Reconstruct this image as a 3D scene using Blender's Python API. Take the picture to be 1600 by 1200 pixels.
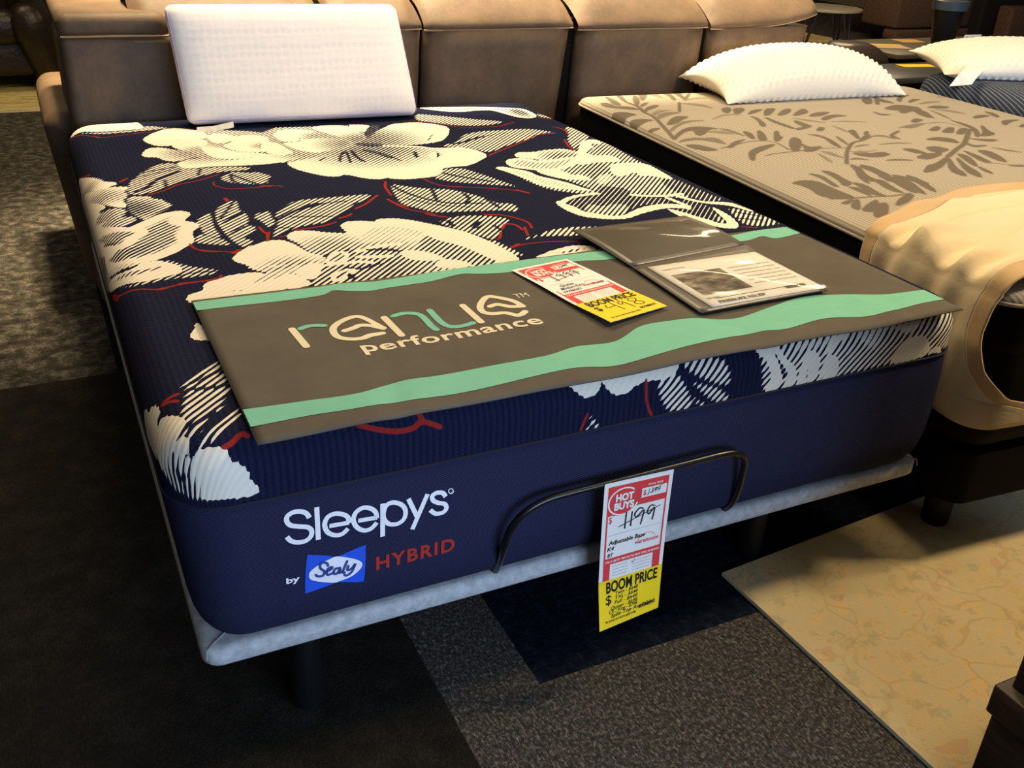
import bpy, bmesh, math, random
import numpy as np
from mathutils import Vector, Matrix
PI = math.pi
S = bpy.context.scene
COL = S.collection
for o in list(bpy.data.objects):
    bpy.data.objects.remove(o)

# ------------------------------------------------------------------ camera
CAM_P = Vector((-0.0743, -1.1501, 1.3473))
YAW, PITCH, ROLL, FPX = 0.470197, 0.479132, 0.0474415, 1495.46
fw = Vector((math.sin(YAW)*math.cos(PITCH), math.cos(YAW)*math.cos(PITCH), -math.sin(PITCH)))
rt = Vector((math.cos(YAW), -math.sin(YAW), 0))
up = rt.cross(fw)
rt2 = rt*math.cos(ROLL) + up*math.sin(ROLL)
up2 = -rt*math.sin(ROLL) + up*math.cos(ROLL)
cam_data = bpy.data.cameras.new('camera')
cam = bpy.data.objects.new('camera', cam_data)
COL.objects.link(cam)
M = Matrix((rt2, up2, -fw)).transposed().to_4x4()
M.translation = CAM_P
cam.matrix_world = M
cam_data.sensor_fit = 'HORIZONTAL'
cam_data.sensor_width = 36.0
cam_data.lens = FPX/1600*36.0
cam_data.clip_start = 0.02
S.camera = cam

# ------------------------------------------------------------------ world, lights, exposure
S.view_settings.view_transform = 'Standard'
S.view_settings.look = 'None'
S.view_settings.gamma = 1.0
S.view_settings.use_curve_mapping = False
S.view_settings.exposure = 0.0
world = bpy.data.worlds.new('world')
S.world = world
world.use_nodes = True
bg = world.node_tree.nodes['Background']
bg.inputs[0].default_value = (0.55, 0.75, 1.0, 1)
bg.inputs[1].default_value = 0.8

def area(name, loc, target, sx, sy, power, color, spread=PI):
    d = bpy.data.lights.new(name, 'AREA')
    d.shape = 'RECTANGLE'; d.size = sx; d.size_y = sy
    d.energy = power; d.color = color; d.spread = spread
    o = bpy.data.objects.new(name, d); COL.objects.link(o)
    o.location = loc
    v = Vector(target) - Vector(loc)
    o.rotation_euler = v.to_track_quat('-Z', 'Y').to_euler()
    return o
WARM = (1.0, 0.76, 0.45)
COOL = (0.52, 0.70, 1.0)
area('warm_overhead_light', (0.9, 2.35, 3.15), (0.9, 1.9, 0.6), 1.8, 0.6, 82, WARM)
area('warm_overhead_light', (1.65, 2.66, 3.12), (1.65, 2.74, 0), 2.9, 0.2, 180, WARM, math.radians(44))  # added narrow strip, no known fixture, to brighten the sofa's back pads
area('warm_overhead_light', (3.1, 2.0, 3.15), (2.8, 1.5, 0.6), 1.6, 0.6, 42, WARM)
area('warm_overhead_light', (3.0, -0.5, 3.1), (1.6, 0.0, 0), 0.5, 0.5, 82, WARM)
area('warm_overhead_light', (5.6, 5.2, 3.15), (6.2, 5.6, 0), 1.6, 0.9, 150, WARM)
area('warm_overhead_light', (-0.8, 5.6, 3.15), (-0.8, 5.6, 0), 1.2, 0.6, 30, WARM)
area('window_daylight', (1.9, -4.9, 1.5), (1.5, 0, 0.5), 4.4, 1.8, 270, COOL)

# ------------------------------------------------------------------ helpers
def lin(c):
    c = c/255.0
    return c/12.92 if c <= 0.04045 else ((c+0.055)/1.055)**2.4
def rgb(r, g, b):
    return (lin(r), lin(g), lin(b), 1.0)

class NT:
    def __init__(self, name):
        self.m = bpy.data.materials.new(name); self.m.use_nodes = True
        self.t = self.m.node_tree
        self.b = self.t.nodes['Principled BSDF']
    def n(self, kind, **kw):
        x = self.t.nodes.new(kind)
        for k, v in kw.items():
            setattr(x, k, v)
        return x
    def l(self, a, b):
        self.t.links.new(a, b)
    def math(self, op, a, b=None, clamp=False):
        x = self.n('ShaderNodeMath', operation=op, use_clamp=clamp)
        for i, v in enumerate((a, b)):
            if v is None: continue
            if isinstance(v, (int, float)): x.inputs[i].default_value = v
            else: self.l(v, x.inputs[i])
        return x.outputs[0]
    def mix(self, f, a, b):
        x = self.n('ShaderNodeMix', data_type='RGBA')
        for s, v in ((x.inputs[0], f), (x.inputs[6], a), (x.inputs[7], b)):
            if isinstance(v, (int, float, tuple)): s.default_value = v
            else: self.l(v, s)
        return x.outputs[2]
    def coord(self, out='Object', scale=None):
        c = self.n('ShaderNodeTexCoord').outputs[out]
        if scale is not None:
            mp = self.n('ShaderNodeMapping'); mp.inputs['Scale'].default_value = scale
            self.l(c, mp.inputs[0]); c = mp.outputs[0]
        return c
    def noise(self, co, scale, detail=3, rough=0.55):
        x = self.n('ShaderNodeTexNoise'); x.inputs['Scale'].default_value = scale
        x.inputs['Detail'].default_value = detail; x.inputs['Roughness'].default_value = rough
        self.l(co, x.inputs['Vector']); return x.outputs[0]
    def ramp(self, f, stops):
        x = self.n('ShaderNodeValToRGB')
        e = x.color_ramp.elements
        while len(e) < len(stops): e.new(0.5)
        for i, (p, c) in enumerate(stops):
            e[i].position = p; e[i].color = c
        self.l(f, x.inputs[0]); return x.outputs[0]
    def bump(self, h, strength=0.3, dist=0.002):
        x = self.n('ShaderNodeBump'); x.inputs['Strength'].default_value = strength
        x.inputs['Distance'].default_value = dist
        self.l(h, x.inputs['Height']); self.l(x.outputs[0], self.b.inputs['Normal'])
    def base(self, c, rough=0.6, spec=0.5, metal=0.0):
        if isinstance(c, tuple): self.b.inputs['Base Color'].default_value = c
        else: self.l(c, self.b.inputs['Base Color'])
        self.b.inputs['Roughness'].default_value = rough
        self.b.inputs['Specular IOR Level'].default_value = spec
        self.b.inputs['Metallic'].default_value = metal
        return self

def plain(name, c, rough=0.6, spec=0.4, metal=0.0, var=0.12, vs=40.0, bump=0.0):
    k = NT(name); co = k.coord()
    f = k.noise(co, vs)
    lo = tuple(x*(1-var) for x in c[:3])+(1,); hi = tuple(min(1, x*(1+var)) for x in c[:3])+(1,)
    k.base(k.ramp(f, [(0.3, lo), (0.7, hi)]), rough, spec, metal)
    if bump: k.bump(k.noise(co, vs*6), bump, 0.001)
    return k.m

def tag(o, label=None, cat=None, group=None, kind=None):
    if label: o['label'] = label
    if cat: o['category'] = cat
    if group: o['group'] = group
    if kind: o['kind'] = kind
    return o
def empty(name, loc, label, cat, group=None):
    o = bpy.data.objects.new(name, None); COL.objects.link(o)
    o.location = loc; o.empty_display_size = 0.05
    return tag(o, label, cat, group)
def root_loc(o):
    v = Vector((0, 0, 0))
    while o is not None:
        v += o.location; o = o.parent
    return v
def mesh(name, verts, faces, mat, parent=None, smooth=True, mats=None, fm=None):
    """verts in world coordinates; stored relative to the thing's base"""
    off = root_loc(parent) if parent else Vector((0, 0, 0))
    me = bpy.data.meshes.new(name)
    V = np.asarray(verts, float).reshape(-1, 3) - np.array(off)
    me.from_pydata(V.tolist(), [], [list(map(int, f)) for f in faces])
    if mats:
        for m in mats: me.materials.append(m)
        me.polygons.foreach_set('material_index', np.asarray(fm, dtype=np.int32))
    elif mat: me.materials.append(mat)
    if smooth: me.polygons.foreach_set('use_smooth', [True]*len(me.polygons))
    me.update()
    o = bpy.data.objects.new(name, me); COL.objects.link(o)
    if parent: o.parent = parent
    return o
def set_origin(o, loc):
    loc = Vector(loc); d = loc - o.location
    o.data.transform(Matrix.Translation(-d)); o.location = loc
    return o
def fix_normals(o):
    bm = bmesh.new(); bm.from_mesh(o.data)
    bmesh.ops.recalc_face_normals(bm, faces=bm.faces); bm.to_mesh(o.data); bm.free()
    return o
class MB:
    """collects shapes of one part"""
    def __init__(s): s.v = []; s.f = []
    def add(s, v, f):
        n = len(s.v); s.v += [tuple(map(float, x)) for x in v]; s.f += [[i+n for i in q] for q in f]; return s
    def box(s, lo, hi, bev=0.004, seg=2, xf=None):
        bm = bmesh.new(); bmesh.ops.create_cube(bm, size=1)
        lo = Vector(lo); hi = Vector(hi)
        for v in bm.verts:
            v.co = Vector([(lo[i]+hi[i])/2 + v.co[i]*(hi[i]-lo[i]) for i in range(3)])
        if bev > 0:
            bmesh.ops.bevel(bm, geom=list(bm.edges), offset=bev, segments=seg, affect='EDGES', profile=0.5)
        bm.verts.index_update()
        vs = [xf(v.co) if xf else v.co.copy() for v in bm.verts]
        s.add(vs, [[v.index for v in f.verts] for f in bm.faces]); bm.free(); return s
    def tube(s, pts, r, n=10, cap=True):
        P = [Vector(p) for p in pts]; R = r if isinstance(r, (list, tuple)) else [r]*len(P)
        vs = []; fs = []; prev = None
        for i, p in enumerate(P):
            d = (P[min(i+1, len(P)-1)] - P[max(i-1, 0)]).normalized()
            a = prev if prev is not None else (Vector((0, 0, 1)) if abs(d.z) < .9 else Vector((1, 0, 0)))
            x = (a - d*a.dot(d)).normalized(); prev = x; y = d.cross(x)
            for k in range(n):
                t = 2*PI*k/n; vs.append(p + (x*math.cos(t)+y*math.sin(t))*R[i])
        for i in range(len(P)-1):
            for k in range(n):
                fs.append([i*n+k, i*n+(k+1) % n, (i+1)*n+(k+1) % n, (i+1)*n+k])
        if cap: fs += [list(range(n))[::-1], [(len(P)-1)*n+k for k in range(n)]]
        return s.add(vs, fs)
    def lathe(s, prof, c=(0, 0, 0), n=32):
        vs = []; fs = []
        for r, z in prof:
            for k in range(n):
                t = 2*PI*k/n; vs.append((c[0]+r*math.cos(t), c[1]+r*math.sin(t), c[2]+z))
        for i in range(len(prof)-1):
            for k in range(n):
                fs.append([i*n+k, i*n+(k+1) % n, (i+1)*n+(k+1) % n, (i+1)*n+k])
        fs += [list(range(n))[::-1], [(len(prof)-1)*n+k for k in range(n)]]
        return s.add(vs, fs)
    def build(s, name, mat, parent=None, smooth=True):
        o = fix_normals(mesh(name, s.v, s.f, mat, parent, smooth))
        if smooth:
            o.data.set_sharp_from_angle(angle=math.radians(50))
        return o
def grid_faces(nu, nv, closed_u=False):
    F = []
    for i in range(nu if closed_u else nu-1):
        for j in range(nv-1):
            a = (i % nu)*nv+j; b = ((i+1) % nu)*nv+j
            F.append((a, b, b+1, a+1))
    return F
def spline(pts, n=8, closed=False):
    P = [np.array(p, float) for p in pts]; out = []
    N = len(P)
    for i in range(N if closed else N-1):
        if closed: p0, p1, p2, p3 = P[i-1], P[i], P[(i+1) % N], P[(i+2) % N]
        else: p0, p1, p2, p3 = P[max(i-1, 0)], P[i], P[i+1], P[min(i+2, N-1)]
        for k in range(n):
            t = k/n
            out.append(0.5*((2*p1)+(-p0+p2)*t+(2*p0-5*p1+4*p2-p3)*t*t+(-p0+3*p1-3*p2+p3)*t**3))
    if not closed: out.append(P[-1])
    return np.array(out)
def dec(s, k=1000.0):
    return [tuple(float(x)/k for x in q.split(',')) for q in s.split()]
def ribbon(pts, w, caps='round', n=6, closed=False):
    """flat stroke in 2D -> verts, faces"""
    P = spline(pts, n, closed) if len(pts) > 2 else np.array(pts, float)
    keep = [0]+[i for i in range(1, len(P)) if np.linalg.norm(P[i]-P[i-1]) > 1e-7]
    P = P[keep]
    T = np.gradient(P, axis=0); T /= np.maximum(np.linalg.norm(T, axis=1), 1e-12)[:, None]
    Nn = np.stack([-T[:, 1], T[:, 0]], -1)
    W = w if np.ndim(w) else np.full(len(P), w)
    L = P+Nn*np.asarray(W)[:, None]/2; R = P-Nn*np.asarray(W)[:, None]/2
    m = len(P); vs = [tuple(x) for x in L]+[tuple(x) for x in R]
    fs = [(i, m+i, m+i+1, i+1) for i in range(m-1)]
    if closed: fs.append((m-1, 2*m-1, m, 0))
    elif caps == 'round':
        for c, t, nn, sgn in ((P[0], -T[0], Nn[0], 1), (P[-1], T[-1], Nn[-1], -1)):
            k0 = len(vs)
            for k in range(9):
                a = PI*k/8-PI/2
                vs.append(tuple(c+(t*math.cos(a)+nn*math.sin(a))*W[0]/2))
            fs.append(tuple(range(k0, k0+9)) if sgn < 0 else tuple(range(k0+8, k0-1, -1)))
    return vs, fs
def flat(name, pieces, mapper, mat, parent):
    V = []; F = []
    for vs, fs in pieces:
        n = len(V); V += [mapper(*p) for p in vs]; F += [[i+n for i in f] for f in fs]
    return mesh(name, V, F, mat, parent, smooth=False)
def poly(pts):
    return [tuple(p) for p in pts], [list(range(len(pts)))]
def rect(x0, y0, x1, y1):
    return poly([(x0, y0), (x1, y0), (x1, y1), (x0, y1)])
def gridrect(x0, y0, x1, y1, nx=12, ny=12):
    vs = [(x0+(x1-x0)*i/nx, y0+(y1-y0)*j/ny) for i in range(nx+1) for j in range(ny+1)]
    return vs, [list(f) for f in grid_faces(nx+1, ny+1)]
def text2d(s, x0, x1, y, h=None, bold=0.0, shear=0.0, spacing=1.0, base=True):
    """built-in lettering fitted between x0 and x1, baseline y; h = height of the tallest letter"""
    cu = bpy.data.curves.new('t', 'FONT'); cu.body = s; cu.size = 1.0; cu.offset = bold; cu.shear = shear
    cu.space_character = spacing; cu.resolution_u = 3
    o = bpy.data.objects.new('t', cu); COL.objects.link(o)
    dg = bpy.context.evaluated_depsgraph_get(); dg.update()
    me = bpy.data.meshes.new_from_object(o.evaluated_get(dg))
    V = np.array([v.co[:2] for v in me.vertices], float); F = [list(p.vertices) for p in me.polygons]
    bpy.data.objects.remove(o); bpy.data.curves.remove(cu); bpy.data.meshes.remove(me)
    mx = V[:, 0].max(); mn = V[:, 0].min()
    sx = (x1-x0)/(mx-mn)
    sy = sx if h is None else h/V[:, 1].max()
    V = np.stack([x0+(V[:, 0]-mn)*sx, y+V[:, 1]*sy], -1)
    return [tuple(p) for p in V], F
def merge(*ps):
    return list(ps)

# ------------------------------------------------------------------ materials
def mat_carpet(name, cols, scale=18, streak=None):
    k = NT(name); co = k.coord()
    f = k.noise(co, scale, 6, 0.7); g = k.noise(co, 170, 3, 0.7)
    h = k.math('ADD', k.math('MULTIPLY', f, 0.65), k.math('MULTIPLY', g, 0.35))
    if streak:
        c2 = k.coord('Object', streak); s = k.noise(c2, 60, 3, 0.8)
        h = k.math('ADD', k.math('MULTIPLY', h, 0.6), k.math('MULTIPLY', s, 0.4))
    k.base(k.ramp(h, [(0.36, cols[0]), (0.5, cols[1]), (0.64, cols[2])]), 0.95, 0.1)
    k.bump(g, 0.7, 0.004); return k.m
M_NAVYCARPET = mat_carpet('navy_carpet', [rgb(5, 10, 20), rgb(12, 19, 32), rgb(34, 42, 54)], 40)
M_DARKCARPET = mat_carpet('dark_carpet', [rgb(20, 18, 14), rgb(34, 31, 25), rgb(56, 51, 43)], 12, (6, 1, 1))
M_GREYCARPET = mat_carpet('grey_carpet', [rgb(26, 24, 21), rgb(66, 62, 57), rgb(150, 144, 132)], 110, (5, 1, 1))
M_MOTTLED = mat_carpet('mottled_carpet', [rgb(20, 19, 17), rgb(64, 61, 55), rgb(124, 119, 108)], 22)
M_WALL = plain('wall_paint', rgb(150, 138, 118), 0.9, 0.2, var=0.05)
M_CEIL = plain('ceiling_tile', rgb(190, 186, 176), 0.9, 0.2, var=0.05)

# ------------------------------------------------------------------ room shell
def floor():
    V = []; F = []; FM = []
    mats = [M_NAVYCARPET, M_DARKCARPET, M_GREYCARPET, M_MOTTLED]
    def r(x0, y0, x1, y1, m):
        n = len(V); V.extend([(x0, y0, 0), (x1, y0, 0), (x1, y1, 0), (x0, y1, 0)])
        F.append((n, n+1, n+2, n+3)); FM.append(m)
    r(-5, -5, .43, 1.66, 1); r(.43, -5, .613, 1.66, 2); r(.613, -5, 11, .025, 2)
    r(.613, .025, 11, 1.66, 0); r(-5, 1.66, .022, 2.44, 3); r(.022, 1.66, 11, 2.44, 0); r(-5, 2.44, 11, 12, 3)
    o = mesh('floor', V, F, None, smooth=False, mats=mats, fm=FM); tag(o, kind='structure')
floor()
def slab(name, lo, hi, m):
    o = MB().box(lo, hi, 0).build(name, m, smooth=False); return tag(o, kind='structure')
slab('ceiling', (-5, -5, 3.2), (11, 12, 3.3), M_CEIL)
slab('wall_left', (-5.1, -5, 0), (-5, 12, 3.2), M_WALL)
slab('wall_right', (11, -5, 0), (11.1, 12, 3.2), M_WALL)
slab('wall_back', (-5, 12, 0), (11, 12.1, 3.2), M_WALL)
fb = MB()
fb.box((-5, -5.1, 0), (11, -5, .55), 0).box((-5, -5.1, 2.6), (11, -5, 3.2), 0).box((-5, -5.1, .55), (-.4, -5, 2.6), 0).box((4.2, -5.1, .55), (11, -5, 2.6), 0)
tag(fb.build('wall_front', M_WALL, smooth=False), kind='structure')
M_FRAME = plain('window_aluminium', rgb(120, 120, 120), 0.4, 0.5)
wf = MB()
for x in (-.4, .75, 1.9, 3.05, 4.14): wf.box((x, -5.08, .55), (x+.06, -5.02, 2.6), .004)
wf.box((-.4, -5.08, .55), (4.2, -5.02, .61), .004).box((-.4, -5.08, 2.54), (4.2, -5.02, 2.6), .004)
tag(wf.build('window_1', M_FRAME, smooth=False), kind='structure')

# ------------------------------------------------------------------ rugs
def mat_floral_rug():
    k = NT('faded_floral_rug'); co = k.coord()
    f = k.noise(co, 13, 7, 0.72)
    c = k.ramp(f, [(0.34, rgb(190, 172, 128)), (0.45, rgb(214, 190, 140)), (0.55, rgb(206, 190, 150)), (0.62, rgb(224, 190, 132)), (0.7, rgb(196, 176, 140))])
    w = k.n('ShaderNodeTexVoronoi', feature='DISTANCE_TO_EDGE'); w.inputs['Scale'].default_value = 6
    dco = k.n('ShaderNodeVectorMath', operation='ADD'); k.l(co, dco.inputs[0])
    nn = k.n('ShaderNodeTexNoise'); nn.inputs['Scale'].default_value = 7; k.l(co, nn.inputs['Vector'])
    sc = k.n('ShaderNodeVectorMath', operation='SCALE'); k.l(nn.outputs[1], sc.inputs[0]); sc.inputs['Scale'].default_value = .22
    k.l(sc.outputs[0], dco.inputs[1]); k.l(dco.outputs[0], w.inputs['Vector'])
    vine = k.math('LESS_THAN', w.outputs['Distance'], 0.022)
    br = k.math('MULTIPLY', vine, k.math('MULTIPLY', k.noise(co, 25, 3), 0.42))
    c = k.mix(br, c, rgb(170, 128, 74))
    v2 = k.n('ShaderNodeTexVoronoi'); v2.inputs['Scale'].default_value = 11; k.l(dco.outputs[0], v2.inputs['Vector'])
    bl = k.math('MULTIPLY', k.math('LESS_THAN', v2.outputs['Distance'], 0.2), k.math('GREATER_THAN', k.noise(co, 4.0, 2), 0.52))
    c = k.mix(k.math('MULTIPLY', bl, 0.3), c, rgb(200, 130, 120))
    g = k.math('GREATER_THAN', k.noise(co, 21, 4, .7), 0.6)
    c = k.mix(k.math('MULTIPLY', g, .35), c, rgb(150, 158, 130))
    k.base(c, 0.95, 0.1); k.bump(k.noise(co, 220, 2), 0.5, 0.003); return k.m
def rug(name, quad, h, m, edge, label):
    r = empty(name, (*quad[0], 0), label, 'rug')
    V = [(x, y, h) for x, y in quad]
    mesh('pile', V, [(0, 1, 2, 3)], m, r, smooth=False)
    V = [(x, y, 0.0005) for x, y in quad]+[(x, y, h) for x, y in quad]
    mesh('binding', V, [(i, (i+1) % 4, 4+(i+1) % 4, 4+i) for i in range(4)], edge, r, smooth=False)
    return r
M_RUGEDGE = plain('rug_binding', rgb(226, 214, 184), 0.9, .1)
rug('area_rug', [(1.137, .155), (1.195, -1.9), (3.2, -1.8), (3.2, .311)], .009, mat_floral_rug(), M_RUGEDGE,
    'beige faded floral rug on the floor at the lower right, beside the black tile')
def mat_stripe_rug():
    k = NT('striped_rug'); co = k.coord('Object', (0.25, 1, 1))
    f = k.noise(co, 7.0, 5, 0.75)
    k.base(k.ramp(f, [(0.3, rgb(110, 96, 56)), (0.42, rgb(196, 180, 120)), (0.5, rgb(206, 190, 132)), (0.56, rgb(150, 134, 84)), (0.62, rgb(220, 205, 150)), (.75, rgb(176, 158, 104))]), 0.95, .1); return k.m
M_STRIPERUG = mat_stripe_rug()
rug('area_rug', [(-2.6, 5.48), (0.35, 5.48), (0.35, 7.9), (-2.6, 7.9)], .01, M_STRIPERUG, M_RUGEDGE,
    'yellow and green striped rug on the floor under the dark leather recliner')

rug('area_rug', [(5.2, 5.2), (8.0, 5.2), (8.0, 11.0), (5.2, 11.0)], .01, M_STRIPERUG, M_RUGEDGE,
    'striped rug on the floor under the small round hairpin table')

# ------------------------------------------------------------------ print raster shared by the two patterned mattress covers
def seg_dist(P, A, B):
    d = np.full(len(P), 1e9)
    for a, b in zip(A, B):
        ab = b-a; L = ab@ab
        t = np.clip(((P-a)@ab)/max(L, 1e-12), 0, 1)
        q = P-a-t[:, None]*ab
        d = np.minimum(d, np.einsum('ij,ij->i', q, q))
    return np.sqrt(d)
def inside(P, A, B):
    c = np.zeros(len(P), bool)
    for a, b in zip(A, B):
        if a[1] == b[1]: continue
        m = (a[1] > P[:, 1]) != (b[1] > P[:, 1])
        xi = a[0]+(P[:, 1]-a[1])*(b[0]-a[0])/(b[1]-a[1])
        c ^= m & (P[:, 0] < xi)
    return c
def chaikin(p, n=2):
    p = np.array(p, float)
    for _ in range(n):
        q = np.roll(p, -1, 0)
        p = np.stack([.78*p+.22*q, .22*p+.78*q], 1).reshape(-1, 2)
    return p
def raster(layers, UV, soft, grow=-.0014, rounds=1):
    """UV in metres; density and red coverage per vertex"""
    D = np.zeros(len(UV)); R = np.zeros(len(UV))
    for L in layers:
        pts = np.array(dec(L[1]))
        if L[0] == 'P': pts = chaikin(pts, rounds) if rounds else np.array(pts, float)
        elif len(pts) > 2: pts = spline(pts, 5)
        w = 0 if L[0] == 'P' else L[2]/1000.0*(.85 if L[0] == 'R' else 1)
        pad = w+.01
        lo = pts.min(0)-pad; hi = pts.max(0)+pad
        ix = np.where((UV[:, 0] > lo[0]) & (UV[:, 0] < hi[0]) & (UV[:, 1] > lo[1]) & (UV[:, 1] < hi[1]))[0]
        if not len(ix): continue
        P = UV[ix]
        if L[0] == 'P':
            A = pts; B = np.roll(pts, -1, 0)
            d = seg_dist(P, A, B); ins = inside(P, A, B)
            m = np.clip(.5+(np.where(ins, d, -d)+grow)/soft, 0, 1)
            f = L[2]
            if not isinstance(f, tuple): val = f
            elif f[0] == 'r':
                t = np.clip((np.hypot(P[:, 0]-f[1]/1000, P[:, 1]-f[2]/1000)/(f[3]/1000)-.15)/.85, 0, 1)
                val = f[4]*.78+(f[5]-f[4]*.78)*t**1.45
            else:
                t = np.clip(d/(f[1]/1000), 0, 1)**3
                val = f[3]+(f[2]-f[3])*t
            val = np.where(np.asarray(val) > 1.0, 1.0+(np.asarray(val)-1.0)*11, val)
            D[ix] = D[ix]*(1-m)+val*m; R[ix] *= (1-m)
        else:
            d = seg_dist(P, pts[:-1], pts[1:])
            m = np.clip(.5+(w/2-d)/soft, 0, 1)
            if L[0] == 'L': D[ix] = D[ix]*(1-m)+(L[3] if L[3] <= 1 else 3.5)*m
            else: R[ix] = np.maximum(R[ix], m)
    return D, R
def cover(name, W, L, T, SE, RC, r, step, layers, soft, mat, parent, xf=None, crown=0.0, grow=-.0014, rounds=1):
    """rounded-edge knit cover from the seam over the top, with the print stored on its vertices"""
    h0 = RC-r; RM = h0+r*PI/2+(T-SE-r); e = RM-RC
    ps = np.linspace(-e, W+e, int((W+2*e)/step)); qs = np.linspace(-e, L+e, int((L+2*e)/step))
    P, Q = np.meshgrid(ps, qs, indexing='ij'); P = P.ravel(); Q = Q.ravel()
    cx = np.clip(P, RC, W-RC); cy = np.clip(Q, RC, L-RC); dx = P-cx; dy = Q-cy
    a, b = np.abs(dx), np.abs(dy); m = np.maximum(a, b)
    ang = np.where(a >= b, PI/4*(b/np.maximum(a, 1e-12)), PI/2-PI/4*(a/np.maximum(b, 1e-12)))
    nx = np.where(b < 1e-9, np.sign(dx), np.sign(dx)*np.cos(ang)); ny = np.where(a < 1e-9, np.sign(dy), np.sign(dy)*np.sin(ang))
    t = np.clip((m-h0)/r, 0, PI/2); v = np.maximum(m-h0-r*PI/2, 0)
    g = np.minimum(m, h0)+r*np.sin(t); z = T-r*(1-np.cos(t))-v
    if crown: z = z+crown*np.sin(np.clip(P/W, 0, 1)*PI)**.6*np.sin(np.clip(Q/L, 0, 1)*PI)**.6
    X = np.stack([cx+nx*g, cy+ny*g, z], -1); UV = np.stack([cx+nx*m, cy+ny*m], -1)
    if xf: X = np.array([xf(p) for p in X])
    nu, nv = len(ps), len(qs)
    i = np.arange(nu-1)[:, None]; j = np.arange(nv-1)[None, :]
    q = np.stack([i*nv+j, (i+1)*nv+j, (i+1)*nv+j+1, i*nv+j+1], -1).reshape(-1, 4)
    off = np.array(root_loc(parent))
    me = bpy.data.meshes.new(name)
    me.vertices.add(len(X)); me.vertices.foreach_set('co', (X-off).ravel())
    me.loops.add(q.size); me.loops.foreach_set('vertex_index', q.ravel().astype(np.int32))
    me.polygons.add(len(q)); me.polygons.foreach_set('loop_start', (np.arange(len(q))*4).astype(np.int32))
    me.polygons.foreach_set('use_smooth', np.ones(len(q), bool))
    me.update(calc_edges=True)
    D, R = raster(layers, UV, soft, grow, rounds)
    for nm, val in (('print_density', D), ('print_red', R), ('knit_u', UV[:, 0]), ('knit_v', UV[:, 1])):
        at = me.attributes.new(nm, 'FLOAT', 'POINT'); at.data.foreach_set('value', val.astype(np.float32))
    me.materials.append(mat)
    o = bpy.data.objects.new(name, me); COL.objects.link(o); o.parent = parent
    return o
def attr(k, nm):
    return k.n('ShaderNodeAttribute', attribute_name=nm).outputs['Fac']
def rr_loop(W, L, R, inset, z, n=10):
    R = max(R-inset, .01); out = []
    for cx, cy, a0 in ((W-inset-R, inset+R, -PI/2), (W-inset-R, L-inset-R, 0), (inset+R, L-inset-R, PI/2), (inset+R, inset+R, PI)):
        for k in range(n+1):
            a = a0+PI/2*k/n; out.append((cx+R*math.cos(a), cy+R*math.sin(a), z))
    return out
def loops(name, prof, W, L, R, mat, parent, xf=None, cap_bottom=True, cap_top=False):
    V = []; n = None
    for ins, z in prof:
        lp = rr_loop(W, L, R, ins, z); n = len(lp); V += lp
    F = [(i*n+k, i*n+(k+1) % n, (i+1)*n+(k+1) % n, (i+1)*n+k) for i in range(len(prof)-1) for k in range(n)]
    if cap_bottom: F.append(list(range((len(prof)-1)*n, len(prof)*n)))
    if cap_top: F.append(list(range(n))[::-1])
    if xf: V = [xf(p) for p in V]
    o = fix_normals(mesh(name, V, F, mat, parent))
    o.data.set_sharp_from_angle(angle=math.radians(60)); return o

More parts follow.
